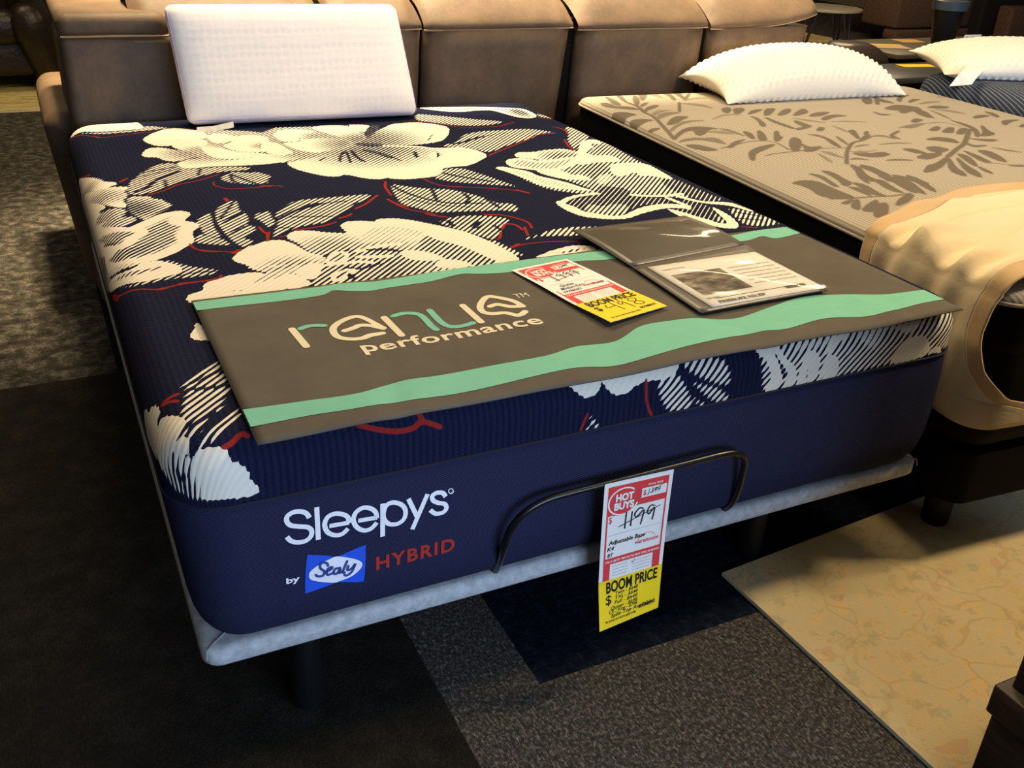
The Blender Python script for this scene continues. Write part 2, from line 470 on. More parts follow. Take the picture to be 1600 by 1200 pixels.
# print of the floral cover, in millimetres on the unrolled cover
PATTERN = [
('P','10,1964 30,1973 111,1995 183,1995 239,1995 198,1991 210,1939 210,1905 187,1894 94,1885 15,1917 -2,1949',1.2),
('L','9,1961 79,1914 152,1937',7,0.45),
('L','34,1973 111,1995',6,0.52),
('P','213,1930 241,1922 283,1885 234,1872 155,1860 91,1853 23,1892 94,1877 186,1885',0.5),
('R','-3,1933 75,1821 130,1826 203,1847 238,1846',4),
('R','69,1834 80,1815',9),
('P','99,1288 107,1333 126,1363 144,1413 196,1482 232,1485 247,1434 268,1408 318,1413 381,1401 419,1376 398,1356 324,1359 274,1330 227,1302 184,1262 150,1227 116,1210 92,1223',0.53),
('L','111,1239 138,1265 169,1326 234,1393',12,0),
('L','189,1319 184,1262',7,0),
('L','273,1343 288,1402',7,0),
('L','143,1407 182,1421 242,1442',8,0.1),
('L','139,1371 191,1399 238,1417',6,0.1),
('P','315,1293 339,1336 365,1353 408,1327 417,1338 448,1284 426,1247 424,1223 392,1221 377,1226 335,1251',0.52),
('L','351,1332 345,1271 356,1232',8,0),
('L','353,1325 372,1276 393,1227',8,0),
('R','133,1205 174,1231 216,1275 266,1296 324,1340',5),
('R','299,1274 296,1239 325,1201 386,1194 419,1201',4),
('R','386,1194 419,1201 448,1186',6),
('R','407,1205 420,1194',10),
('R','87,1339 105,1363',9),
('R','3,1490 23,1453',7),
('R','296,1120 300,1109',8),
('P','1061,1889 1095,1871 1154,1825 1221,1768 1312,1705 1248,1674 1180,1674 1128,1697 1078,1748 1027,1799',0.52),
('P','981,1453 1003,1478 1032,1478 1072,1534 1114,1583 1171,1603 1257,1598 1325,1598 1365,1569 1396,1524 1356,1526 1286,1475 1225,1441 1153,1396 1101,1356 1077,1355 1059,1399 1018,1434',0.52),
('L','1029,1471 1064,1486 1110,1515 1154,1537',14,0),
('L','1154,1537 1238,1558',6,0.2),
('P','1104,1979 1165,1968 1299,1946 1407,1904 1457,1874 1458,1789 1441,1742 1405,1731 1376,1758 1359,1814 1342,1881 1295,1893 1223,1880 1176,1902 1132,1944',('e', 18, 0.6, 1.25)),
('P','1399,1889 1448,1866 1434,1778 1395,1788',0.3),
('P','1467,1797 1495,1739 1478,1705 1448,1750',0.5),
('P','1460,1590 1495,1579 1483,1463 1453,1411 1381,1348 1343,1310 1378,1415 1432,1505',0.55),
('R','1021,1782 1078,1748 1121,1680 1172,1657 1260,1652 1296,1671 1331,1691',5),
('R','1072,1319 1154,1380 1252,1450 1324,1508 1388,1517',6),
('R','1344,1520 1390,1516',10),
('R','1443,1731 1473,1704',6),
('R','1427,1599 1442,1557 1424,1490',6),
('R','1379,1432 1351,1356 1346,1301',7),
('P','830,1148 892,1222 943,1220 965,1166 989,1087 1012,1005 986,1025 914,1066 864,1100',0.5),
('L','874,1187 908,1137 969,1068',10,0),
('L','918,1160 970,1145',6,0.1),
('R','806,1162 815,1103 842,1064 906,1032 957,1004 997,973 1014,950',5),
('R','996,980 1013,947',10),
('P','227,1816 305,1862 480,1798 545,1746 474,1442 315,1488 266,1602',0.53),
('P','523,1821 793,1785 869,1765 787,1563 653,1447 533,1397 434,1412',0.52),
('P','454,1505 523,1499 565,1495 589,1451 517,1415 465,1403 432,1406',('r', 604, 1506, 160, 0.5, 1.25)),
('P','166,1588 189,1654 227,1658 267,1609 305,1569 303,1520 273,1515 242,1489 213,1511 202,1549 174,1560',('r', 295, 1572, 130, 0.55, 1.3)),
('P','191,1764 214,1811 238,1843 263,1873 301,1880 343,1843 368,1794 364,1729 322,1737 284,1719 255,1665 216,1676 197,1720',('r', 304, 1714, 45, 0.8, 1.3)),
('P','255,1665 277,1721 308,1737 342,1727 359,1683 327,1600 297,1586 268,1617',('r', 314, 1604, 70, 0.7, 1.3)),
('P','236,1477 273,1515 319,1515 362,1475 399,1471 484,1482 465,1403 415,1404 367,1412 319,1419 269,1414 246,1428',('r', 324, 1564, 170, 0.55, 1.3)),
('P','328,1645 356,1668 381,1645 386,1583 417,1544 458,1525 485,1503 430,1476 380,1480 347,1500 330,1555',('r', 397, 1656, 90, 0.6, 1.3)),
('P','362,1738 387,1780 426,1770 441,1716 402,1663 373,1663',1.25),
('P','386,1636 422,1657 427,1720 469,1741 516,1720 530,1683 496,1537 453,1534 413,1560',('r', 496, 1597, 60, 0.6, 1.3)),
('P','487,1600 508,1633 536,1630 544,1584 550,1536 558,1497 518,1479 488,1517',1.25),
('L','478,1520 525,1536 537,1525',5,0.2),
('P','552,1727 587,1778 640,1772 676,1745 686,1682 638,1662 602,1623 556,1636',('r', 670, 1678, 70, 0.6, 1.25)),
('P','553,1621 602,1623 647,1651 708,1634 748,1574 709,1522 652,1492 615,1480 582,1520 564,1563',('r', 745, 1551, 170, 0.5, 1.3)),
('L','553,1621 602,1623 615,1660',5,0),
('P','678,1780 725,1803 793,1785 811,1674 793,1594 756,1564 739,1609 711,1701',('r', 786, 1596, 130, 0.45, 1.3)),
('P','795,1794 857,1778 864,1748 815,1673',1.2),
('P','858,1768 911,1763 816,1604 801,1642',0.1),
('P','754,1532 814,1622 876,1709 933,1767 1021,1772 1071,1730 1097,1677 1051,1574 1001,1512 949,1494 876,1490 807,1518',('r', 791, 1587, 250, 0.42, 1.3)),
('L','973,1536 1008,1594 1027,1589 1044,1610 1048,1663 1092,1697',6,0.2),
('P','776,1511 822,1505 909,1473 954,1437 1016,1431 1059,1399 1072,1319 1005,1258 968,1233 935,1236 891,1229 878,1192 844,1157 765,1155 726,1174 724,1187 702,1175 667,1192 629,1248 603,1230 574,1245 540,1294 520,1333 510,1390 525,1406 616,1443 708,1507 756,1540',('r', 769, 1489, 300, 0.45, 1.3)),
('P','598,1405 632,1436 625,1419 604,1387',0),
('L','652,1376 675,1441 699,1478',8,0),
('L','676,1355 690,1422 698,1464',8,0),
('L','713,1358 710,1416 717,1474',10,0),
('L','798,1379 779,1433 757,1470',22,0.1),
('L','812,1336 803,1382',6,0),
('L','759,1547 813,1524',26,0.12),
('L','882,1411 869,1362',10,0),
('P','947,1408 943,1363 912,1321 907,1337',0),
('P','907,1366 923,1377 944,1401 915,1327 904,1338',1.25),
('L','822,1505 909,1473 954,1437 1030,1426',7,1.3),
('P','-27,1569 15,1442 46,1380 52,1349 75,1337 76,1317 65,1310 46,1290 20,1305 -40,1439 -77,1523',('r', -2, 1360, 70, 0.65, 1.3)),
('P','-77,1527 -77,1567 20,1242 20,1113 41,953 -3,809 -7,752 -44,791 -77,859 -77,1055 -77,1283',('r', 4, 884, 150, 0.45, 0.95)),
('P','-47,1448 25,1294 64,1301 100,1290 99,1266 85,1247 94,1236 91,1209 78,1177 81,1142 72,1119 38,1148 -12,1291',('r', 27, 1226, 110, 0.6, 1.3)),
('P','83,1184 100,1206 123,1199 140,1193 141,1175 163,1159 165,1141 177,1115 167,1088 143,1063 126,1043 104,1011 94,1038 77,1084',('r', 84, 1107, 130, 0.3, 1.3)),
('P','0,908 65,970 128,1039 160,1057 186,1061 204,1039 197,1012 179,986 199,968 211,944 187,907 182,879 183,853 171,825 156,810 140,788 106,761 59,739 1,763 -10,828',('e', 38, 0.5, 1.3)),
('P','-4,846 15,844 72,846 117,872 77,803 20,776',0.38),
('P','-18,812 60,745 102,762 58,727 -1,751',0.8),
('P','-16,1284 16,1211 34,1161 32,1140 9,1158 -8,1214',1.2),
('P','3,1124 35,1125 54,1125 71,1115 78,1092 66,1063 55,1043 22,1053 -4,1089',('r', 9, 1083, 130, 0.55, 1.3)),
('P','5,1055 56,1050 78,1055 93,1038 79,1003 57,980 23,1012',('r', 20, 1034, 140, 0.6, 1.3)),
('P','-11,1064 17,1016 55,977 90,965 102,939 92,909 72,887 63,862 43,846 12,865 -20,924 -55,1095',('e', 30, 0.45, 1.3)),
('L','4,931 30,891',10,0.15),
('P','-39,783 -7,752 36,713 71,741 94,752 117,725 133,701 129,669 108,661 77,649 48,643 11,676 -21,725',1.25),
('P','-6,733 6,727 56,709 106,722 107,710 51,673 2,707',0.55),
('P','102,749 119,743 144,703 170,682 195,661 192,646 176,637 133,637 105,642 81,636 46,627 27,640 4,679 31,641 77,646 129,666 133,701',0.52),
('L','105,644 136,657 166,659 193,652',5,0),
('R','-19,687 12,633 75,595 87,599 119,608 158,611 186,616',6),
('R','171,825 175,797 190,774 214,763',5),
('R','-17,689 -2,643',14),
('R','78,597 91,599',9),
('P','204,973 233,1022 248,1027 243,951 238,924 242,843 213,861 205,890 207,935',0.53),
('P','183,854 197,888 221,859 245,833 252,788 221,803 179,830',0.52),
('P','255,1034 281,1078 319,1124 320,1076 311,1026 321,1003 319,954 304,912 321,901 315,871 279,830 296,811 288,784 268,766 255,804 246,894 245,960',0.54),
('L','252,1025 243,951 242,860 253,796 268,766',9,0),
('L','258,974 298,1062 316,1109',7,0),
('L','261,945 291,983 315,1005',9,0),
('L','259,863 288,899 307,911',6,0),
('P','326,962 344,991 377,1000 372,927 359,894 343,876 339,929',0.53),
('P','374,966 416,1023 446,1057 478,1063 540,1060 605,1062 638,1053 603,1006 578,998 551,959 528,936 495,897 472,875 427,871 379,850 346,816 336,807 347,851 362,883 376,931',0.53),
('L','376,931 426,979 462,1003',14,0),
('L','462,1003 490,1016',22,0),
('L','490,1016 560,1020',6,0),
('L','377,995 371,947 376,931',8,0),
('L','410,939 498,915',6,0.1),
('L','360,875 396,863',6,0.1),
('R','298,1125 299,1103',10),
('R','169,829 176,794 203,772 249,748',5),
('R','243,746 256,758',14),
('R','326,891 328,858 332,839 322,794',8),
('R','334,834 339,853',6),
('R','350,811 368,818',5),
('R','392,846 451,854 477,864 492,873',7),
('R','508,897 532,909 543,921',8),
('R','565,955 600,986 647,1043',8),
('R','116,613 150,611 183,610 196,630',6),
('P','708,1134 741,1094 794,1054 833,1042 870,987 892,937 901,892 935,881 935,847 919,813 888,836 834,847 774,860 729,868 710,900 676,951 684,1017 694,1071',0.53),
('L','707,1119 721,1041 756,966 801,924 868,903',8,0),
('L','792,1048 770,961',9,0),
('L','855,991 850,950 827,916',9,0),
('L','889,931 891,861',9,0),
('L','705,996 759,924 825,883',5,0.1),
('R','705,1150 688,1102 679,1033',8),
('R','660,1003 666,967 683,932',8),
('R','665,954 681,909 715,872 724,854',5),
('R','706,869 721,848 742,829',8),
('P','706,800 747,824 786,830 845,807 880,768 839,732 811,682 780,648 768,663 731,738',0.5),
('L','775,741 796,771',16,0),
('L','732,768 735,803',12,0),
('L','821,738 822,714',8,0),
('R','829,712 851,740 869,728 870,692',8),
('R','834,818 866,808 892,776 905,735 895,695',7),
('R','816,692 798,658 789,650',7),
('R','791,590 835,602 892,599 956,577',5),
('R','793,591 818,607',10),
('R','882,706 864,653',7),
('P','876,638 921,669 973,676 1029,663 1083,645 1073,630 1026,622 961,615 923,628',0.55),
('P','844,637 887,651 886,640 850,624',0.4),
('P','813,520 832,528 863,544 923,561 959,548 966,519 897,501',('e', 22, 0.5, 1.3)),
('P','493,844 514,869 548,865 575,846 584,865 624,859 656,834 688,794 731,737 751,694 770,629 781,561 777,510 662,429 534,475 401,421 494,803',('r', 457, 556, 300, 0.55, 1.2)),
('P','549,816 599,812 637,781 661,744 646,715 625,717 592,739 516,715 497,722',0.85),
('P','654,735 665,687 698,643 722,561 737,516 660,504 607,542 577,571 581,630',0.52),
('P','367,814 385,839 418,837 453,812 491,794 528,773 490,699 412,668 382,703 376,763 366,788',('r', 437, 708, 140, 0.72, 1.3)),
('P','234,718 254,747 271,765 295,782 325,797 351,793 366,766 373,739 382,703 415,667 381,587 324,578 281,607 251,647 253,669 236,694',('r', 334, 618, 120, 0.72, 1.3)),
('P','154,579 162,600 183,610 212,624 261,625 280,600 301,565 303,516 223,518 168,518 128,507 119,517 117,536 125,553 153,562',1.3),
('P','235,574 266,605 311,626 356,644 337,602 285,570 247,563',0.78),
('P','178,544 198,553 227,546 216,530',0.78),
('P','274,665 306,650 332,649 301,629',0.85),
('P','368,576 408,654 458,685 490,682 540,682 501,530 400,495 333,518',0.5),
('P','289,576 307,591 327,591 341,550 345,528 307,514 284,536',1.2),
('P','330,604 365,638 395,627 371,576 357,552 338,558',1.25),
('P','431,686 459,680 456,653 431,622 407,623 398,637',('e', 9, 0.6, 1.3)),
('P','392,561 421,580 453,584 431,554 394,524 385,528',('e', 9, 0.5, 1.3)),
('P','413,546 430,569 436,538 425,520',0.0),
('L','398,618 437,616 463,615 486,603',7,1.3),
('L','434,590 451,577 467,579 498,591',10,0.05),
('L','482,674 529,690 575,690',10,1.3),
('L','472,642 508,630 535,626',9,1.3),
('L','504,677 541,665 560,648',14,0.1),
('P','558,638 574,648 607,632 625,605 633,572 599,574 565,595',1.25),
('P','607,561 633,572 660,552 676,522 638,516 603,533',1.25),
('P','657,723 686,759 727,746 745,682 774,595 778,517 737,516 726,570 698,643 665,687',('e', 40, 0.85, 1.3)),
('L','772,639 789,548',16,0.55),
('L','688,690 722,645 742,575 759,523',4,0.3),
('P','1343,1294 1421,1403 1469,1416 1495,1363 1475,1258 1460,1095 1454,958 1446,858 1384,769 1314,838 1262,854 1182,892 1187,926 1159,1035 1134,1135',0.53),
('P','1049,1168 1055,1099 1059,1040 1075,961 1127,907 1176,888 1193,924 1116,997 1093,1055',0.55),
('P','1146,1305 1170,1328 1207,1318 1261,1334 1320,1333 1343,1294 1335,1265 1263,1226 1196,1216 1177,1251 1141,1276',('r', 1273, 1245, 120, 0.6, 1.3)),
('P','1088,1241 1113,1269 1159,1263 1185,1219 1248,1230 1313,1241 1292,1188 1230,1135 1159,1108 1134,1135 1085,1178 1080,1207',('e', 22, 0.72, 1.3)),
('P','1031,1187 1053,1201 1075,1174 1105,1131 1108,1083 1133,1043 1155,998 1170,943 1184,915 1144,937 1099,965 1071,1011 1070,1062 1057,1105 1044,1156',('e', 16, 0.85, 1.3)),
('P','1128,1137 1157,1149 1192,1125 1204,1074 1192,1038 1159,1035 1130,1096',1.2),
('P','1159,1035 1218,1070 1236,1031 1220,1001 1191,1022',1.1),
('P','1295,1216 1350,1292 1413,1389 1469,1416 1476,1373 1430,1318 1396,1311 1357,1275 1368,1225 1412,1228 1419,1180 1405,1151 1353,1163 1306,1154 1271,1151',1.2),
('P','1432,1375 1463,1350 1452,1287 1410,1260 1411,1323',0.5),
('P','1271,1151 1356,1169 1327,1064 1234,961 1245,1075',0.45),
('P','1230,987 1272,1040 1313,1054 1293,994 1228,950',0.8),
('P','1352,1112 1377,1133 1428,1133 1467,1107 1465,1050 1453,945 1430,965 1410,998 1379,1001 1393,1044 1341,1019 1320,1012 1320,1052',1.25),
('P','1194,918 1228,950 1281,909 1265,853 1301,819 1336,784 1295,752 1233,772 1168,728 1103,738 1074,780 1064,826 1065,859 1179,887',0.26),
('P','1074,780 1115,821 1135,792 1177,801 1208,780 1149,703 1083,734',0.55),
('P','1415,957 1457,944 1461,878 1460,792 1475,741 1415,736 1385,816 1386,889',0.3),
('P','1365,798 1390,756 1395,698 1362,622 1326,603 1314,649 1277,714 1332,707',0.22),
('P','1433,686 1469,641 1482,588 1482,537 1427,530 1385,554 1402,620',0.5),
('L','1387,614 1450,573',7,0),
('L','1431,642 1470,598',6,0),
('L','1178,891 1123,887 1076,867 1048,842',12,1.3),
('P','1038,846 1052,863 1065,859 1057,839 1069,803 1069,771 1088,743 1122,711 1154,711 1198,740 1242,758 1301,761 1336,739 1342,720 1329,708 1297,727 1260,728 1193,709 1146,686 1096,697 1048,734 1035,792',1.25),
('L','1261,852 1291,834 1339,818 1388,821',11,1.3),
('L','1333,803 1339,761 1342,726 1332,707',9,1.3),
('L','1372,802 1387,762 1412,732 1453,701 1473,651',11,1.3),
('L','1415,736 1458,713 1468,680 1473,646',9,1.3),
('P','1398,702 1400,668 1393,612 1369,554 1349,541 1325,552 1307,578 1296,618 1276,659 1277,708 1283,723 1302,684 1315,640 1327,615 1332,591 1344,577 1356,578 1371,619 1385,668',1.25),
('P','1375,660 1365,611 1350,575 1332,591',0.5),
('R','1372,546 1400,529',6),
('P','50,183 63,208 86,234 105,249 126,264 125,177 123,157 92,110 63,84 45,75 39,102 45,130 52,155 62,176',0.53),
('L','62,181 93,174 124,175',9,0),
('L','72,200 98,214 123,226',7,0),
('P','29,63 53,71 80,86 62,55 45,43 36,54',0.5),
('P','36,20 51,29 121,103 120,71 77,30 55,25 38,17',0.54),
('L','89,102 105,122',4,0.9),
('R','21,166 32,171 46,172',9),
('R','23,162 35,158 43,151',8),
('R','82,15 95,20 105,28 111,31 117,26',9),
('P','-24,224 -13,208 -10,187 -2,191 8,181 14,162 12,150 3,144 1,123 -27,79 -53,148 -77,235 -57,251',1.2),
('P','3,121 13,133 22,125 36,108 42,95 43,81 29,63 19,57 6,38 -6,11 -15,-16 -32,4 -34,33 -29,70',('r', -17, 10, 62, 0.6, 1.3)),
('P','14,50 25,57 35,57 40,46 37,35 28,21 40,23 33,13 14,2 1,11 1,28',('r', 1, 11, 45, 0.7, 1.3)),
('P','16,4 37,16 47,22 62,21 80,15 86,7 86,-6 97,-11 108,-24 109,-39 120,-54 120,-64 80,-62 34,-52 -5,-32 -17,-17 -8,6 4,1',('r', -9, -12, 50, 0.45, 1.3)),
('P','96,374 106,387 116,426 126,373 130,341 101,352',1.25),
('P','617,14 663,28 839,31 828,8 812,-5 796,-10 781,-7 759,-5 738,-10 728,-18 706,-21 694,-14 684,-2 680,10 674,3 668,-8 648,-16 635,-6',1.3),
('P','781,-11 799,-9 821,0 827,-8 840,-28 866,-77 832,-77 810,-73 794,-53 783,-29',0.53),
('P','833,14 848,23 919,9 928,-9 934,-30 934,-45 914,-43 876,-24 846,-6',0.53),
('P','848,-22 877,-32 909,-44 935,-66 944,-77 910,-77 881,-55',0.53),
('P','856,-52 872,-63 896,-77 872,-77',0.52),
('P','651,-65 657,-48 665,-58 679,-77 647,-77',0.55),
('L','651,-65 662,-72',6,0),
('R','761,-5 760,-22 764,-47 778,-77',6),
('R','650,-44 646,-54 638,-77',5),
('R','272,11 299,-1 327,-9 352,-9 368,-2 394,-15',9),
('R','366,10 369,-3',10),
('P','989,9 1042,15 1156,16 1268,16 1394,18 1512,26 1509,3 1511,-17 1532,-46 1401,-75 1288,-73 1181,-75 1096,-75 1011,-77 1001,-33 997,-6',0.55),
('P','1072,8 1153,9 1134,-9 1101,-7 1078,-8',0.75),
('P','990,11 1035,12 1046,-3 1048,-14 1076,-35 1087,-69 1066,-76 1058,-70 1069,-45 1035,-12 1044,-35 1054,-69 1014,-77 1028,-55 1023,-31 1010,-8',1.3),
('L','1031,-4 1046,-33 1056,-49',9,0.1),
('P','1089,-74 1093,-35 1097,-14 1111,-10 1127,-19 1135,-43 1132,-73 1096,-75',1.25),
('L','1111,-71 1109,-47',8,0.3),
('L','1124,-67 1117,-51',6,0.3),
('P','1140,-76 1145,-42 1155,-27 1169,-30 1182,-45 1184,-74 1164,-76',1.2),
('L','1149,-72 1157,-47',6,0.3),
('P','1141,-24 1149,-3 1160,11 1209,12 1205,1 1168,-9 1162,-24',0.95),
('P','1215,8 1281,12 1300,7 1273,-17 1261,-32 1238,-17',0.75),
('P','1317,-72 1324,-46 1341,-27 1366,-24 1393,-27 1410,-45 1418,-66 1381,-72',1.25),
('P','1414,-67 1426,-57 1456,-58 1474,-68',1.2),
('P','1277,4 1392,13 1385,-3 1347,-17 1312,2',0.95),
]

# logo strokes, tenths of a millimetre
RENUE=[('c', '2548,3227 2593,2473'), ('t', '2695,3193 2813,3247 2947,3233 3083,3176'), ('c', '4002,2779 3939,2974 3845,3212 3717,3355 3500,3302 3280,3132 3169,2927 3166,2654 3310,2500 3516,2456 3714,2552 3923,2591'), ('c', '3346,2840 3518,2902 3653,2972 3837,2926 4002,2779'), ('c', '4162,3206 4188,2376'), ('t', '4333,3190 4507,3239 4654,3213 4774,3113 4807,2904 4802,2605 4824,2409'), ('t', '5021,3223 5013,2856 5025,2604 5093,2443 5225,2384 5385,2390 5513,2424'), ('c', '5650,3198 5661,2397'), ('c', '6641,2750 6584,3009 6437,3214 6244,3375 6057,3230 5902,2989 5873,2768 5981,2643 6194,2593 6291,2500 6364,2406 6473,2434 6572,2512'), ('c', '6087,2951 6234,2986 6334,2891 6433,2796 6641,2750')]
SLEEP=['1883,5189 1843,5274 1767,5326 1664,5343 1574,5304 1552,5226 1598,5139 1718,5085 1839,5041 1897,4971 1882,4867 1790,4806 1666,4820 1581,4877 1534,4955', '2001,5341 1989,4775', '2167,4971 2469,4953', '2468,4943 2454,5045 2383,5118 2258,5162 2148,5128 2097,5012 2135,4871 2241,4787 2351,4778 2446,4850', '2608,4948 2907,4926', '2898,4913 2882,5027 2809,5112 2698,5153 2585,5107 2535,4990 2576,4847 2686,4750 2799,4752 2896,4836', '2998,5150 2981,4555', '3004,4984 3054,5102 3168,5127 3302,5048 3358,4922 3328,4785 3220,4725 3085,4762 3011,4871 3004,4984', '3409,5130 3553,4747', '3721,5138 3463,4556', '4020,5017 3969,5097 3869,5122 3800,5085 3810,5004 3890,4938 4001,4887 4032,4799 3973,4736 3852,4745 3761,4837']
REG=['4150,5084 4145,5063 4130,5051 4110,5050 4090,5061 4075,5081 4069,5105 4074,5126 4089,5138 4109,5139 4129,5128 4144,5108 4150,5084']
SEALY=['2107,4268 2091,4318 2037,4346 1989,4315 1995,4246 2047,4173 2024,4100 1951,4105 1916,4145', '2092,4159 2158,4184 2169,4215 2123,4218 2083,4162 2098,4089 2173,4100', '2289,4167 2214,4167 2192,4094 2237,4068 2297,4153 2275,4068 2323,4088', '2405,4258 2332,4074 2359,4054', '2420,4162 2408,4085 2475,4099 2534,4173 2472,4030 2395,3985 2358,4008']
BLUE='1809,4526 1864,4532 2133,4441 2261,4392 2677,4472 2704,4408 2695,4124 2667,3806 2617,3775 2314,3871 2201,3883 1779,3833 1745,3890 1762,4182'
OVAL='2261,4392 2482,4292 2611,4196 2643,4117 2606,4036 2469,3939 2278,3905 2183,3907 1982,3987 1839,4078 1816,4165 1848,4246 1999,4335 2149,4380'

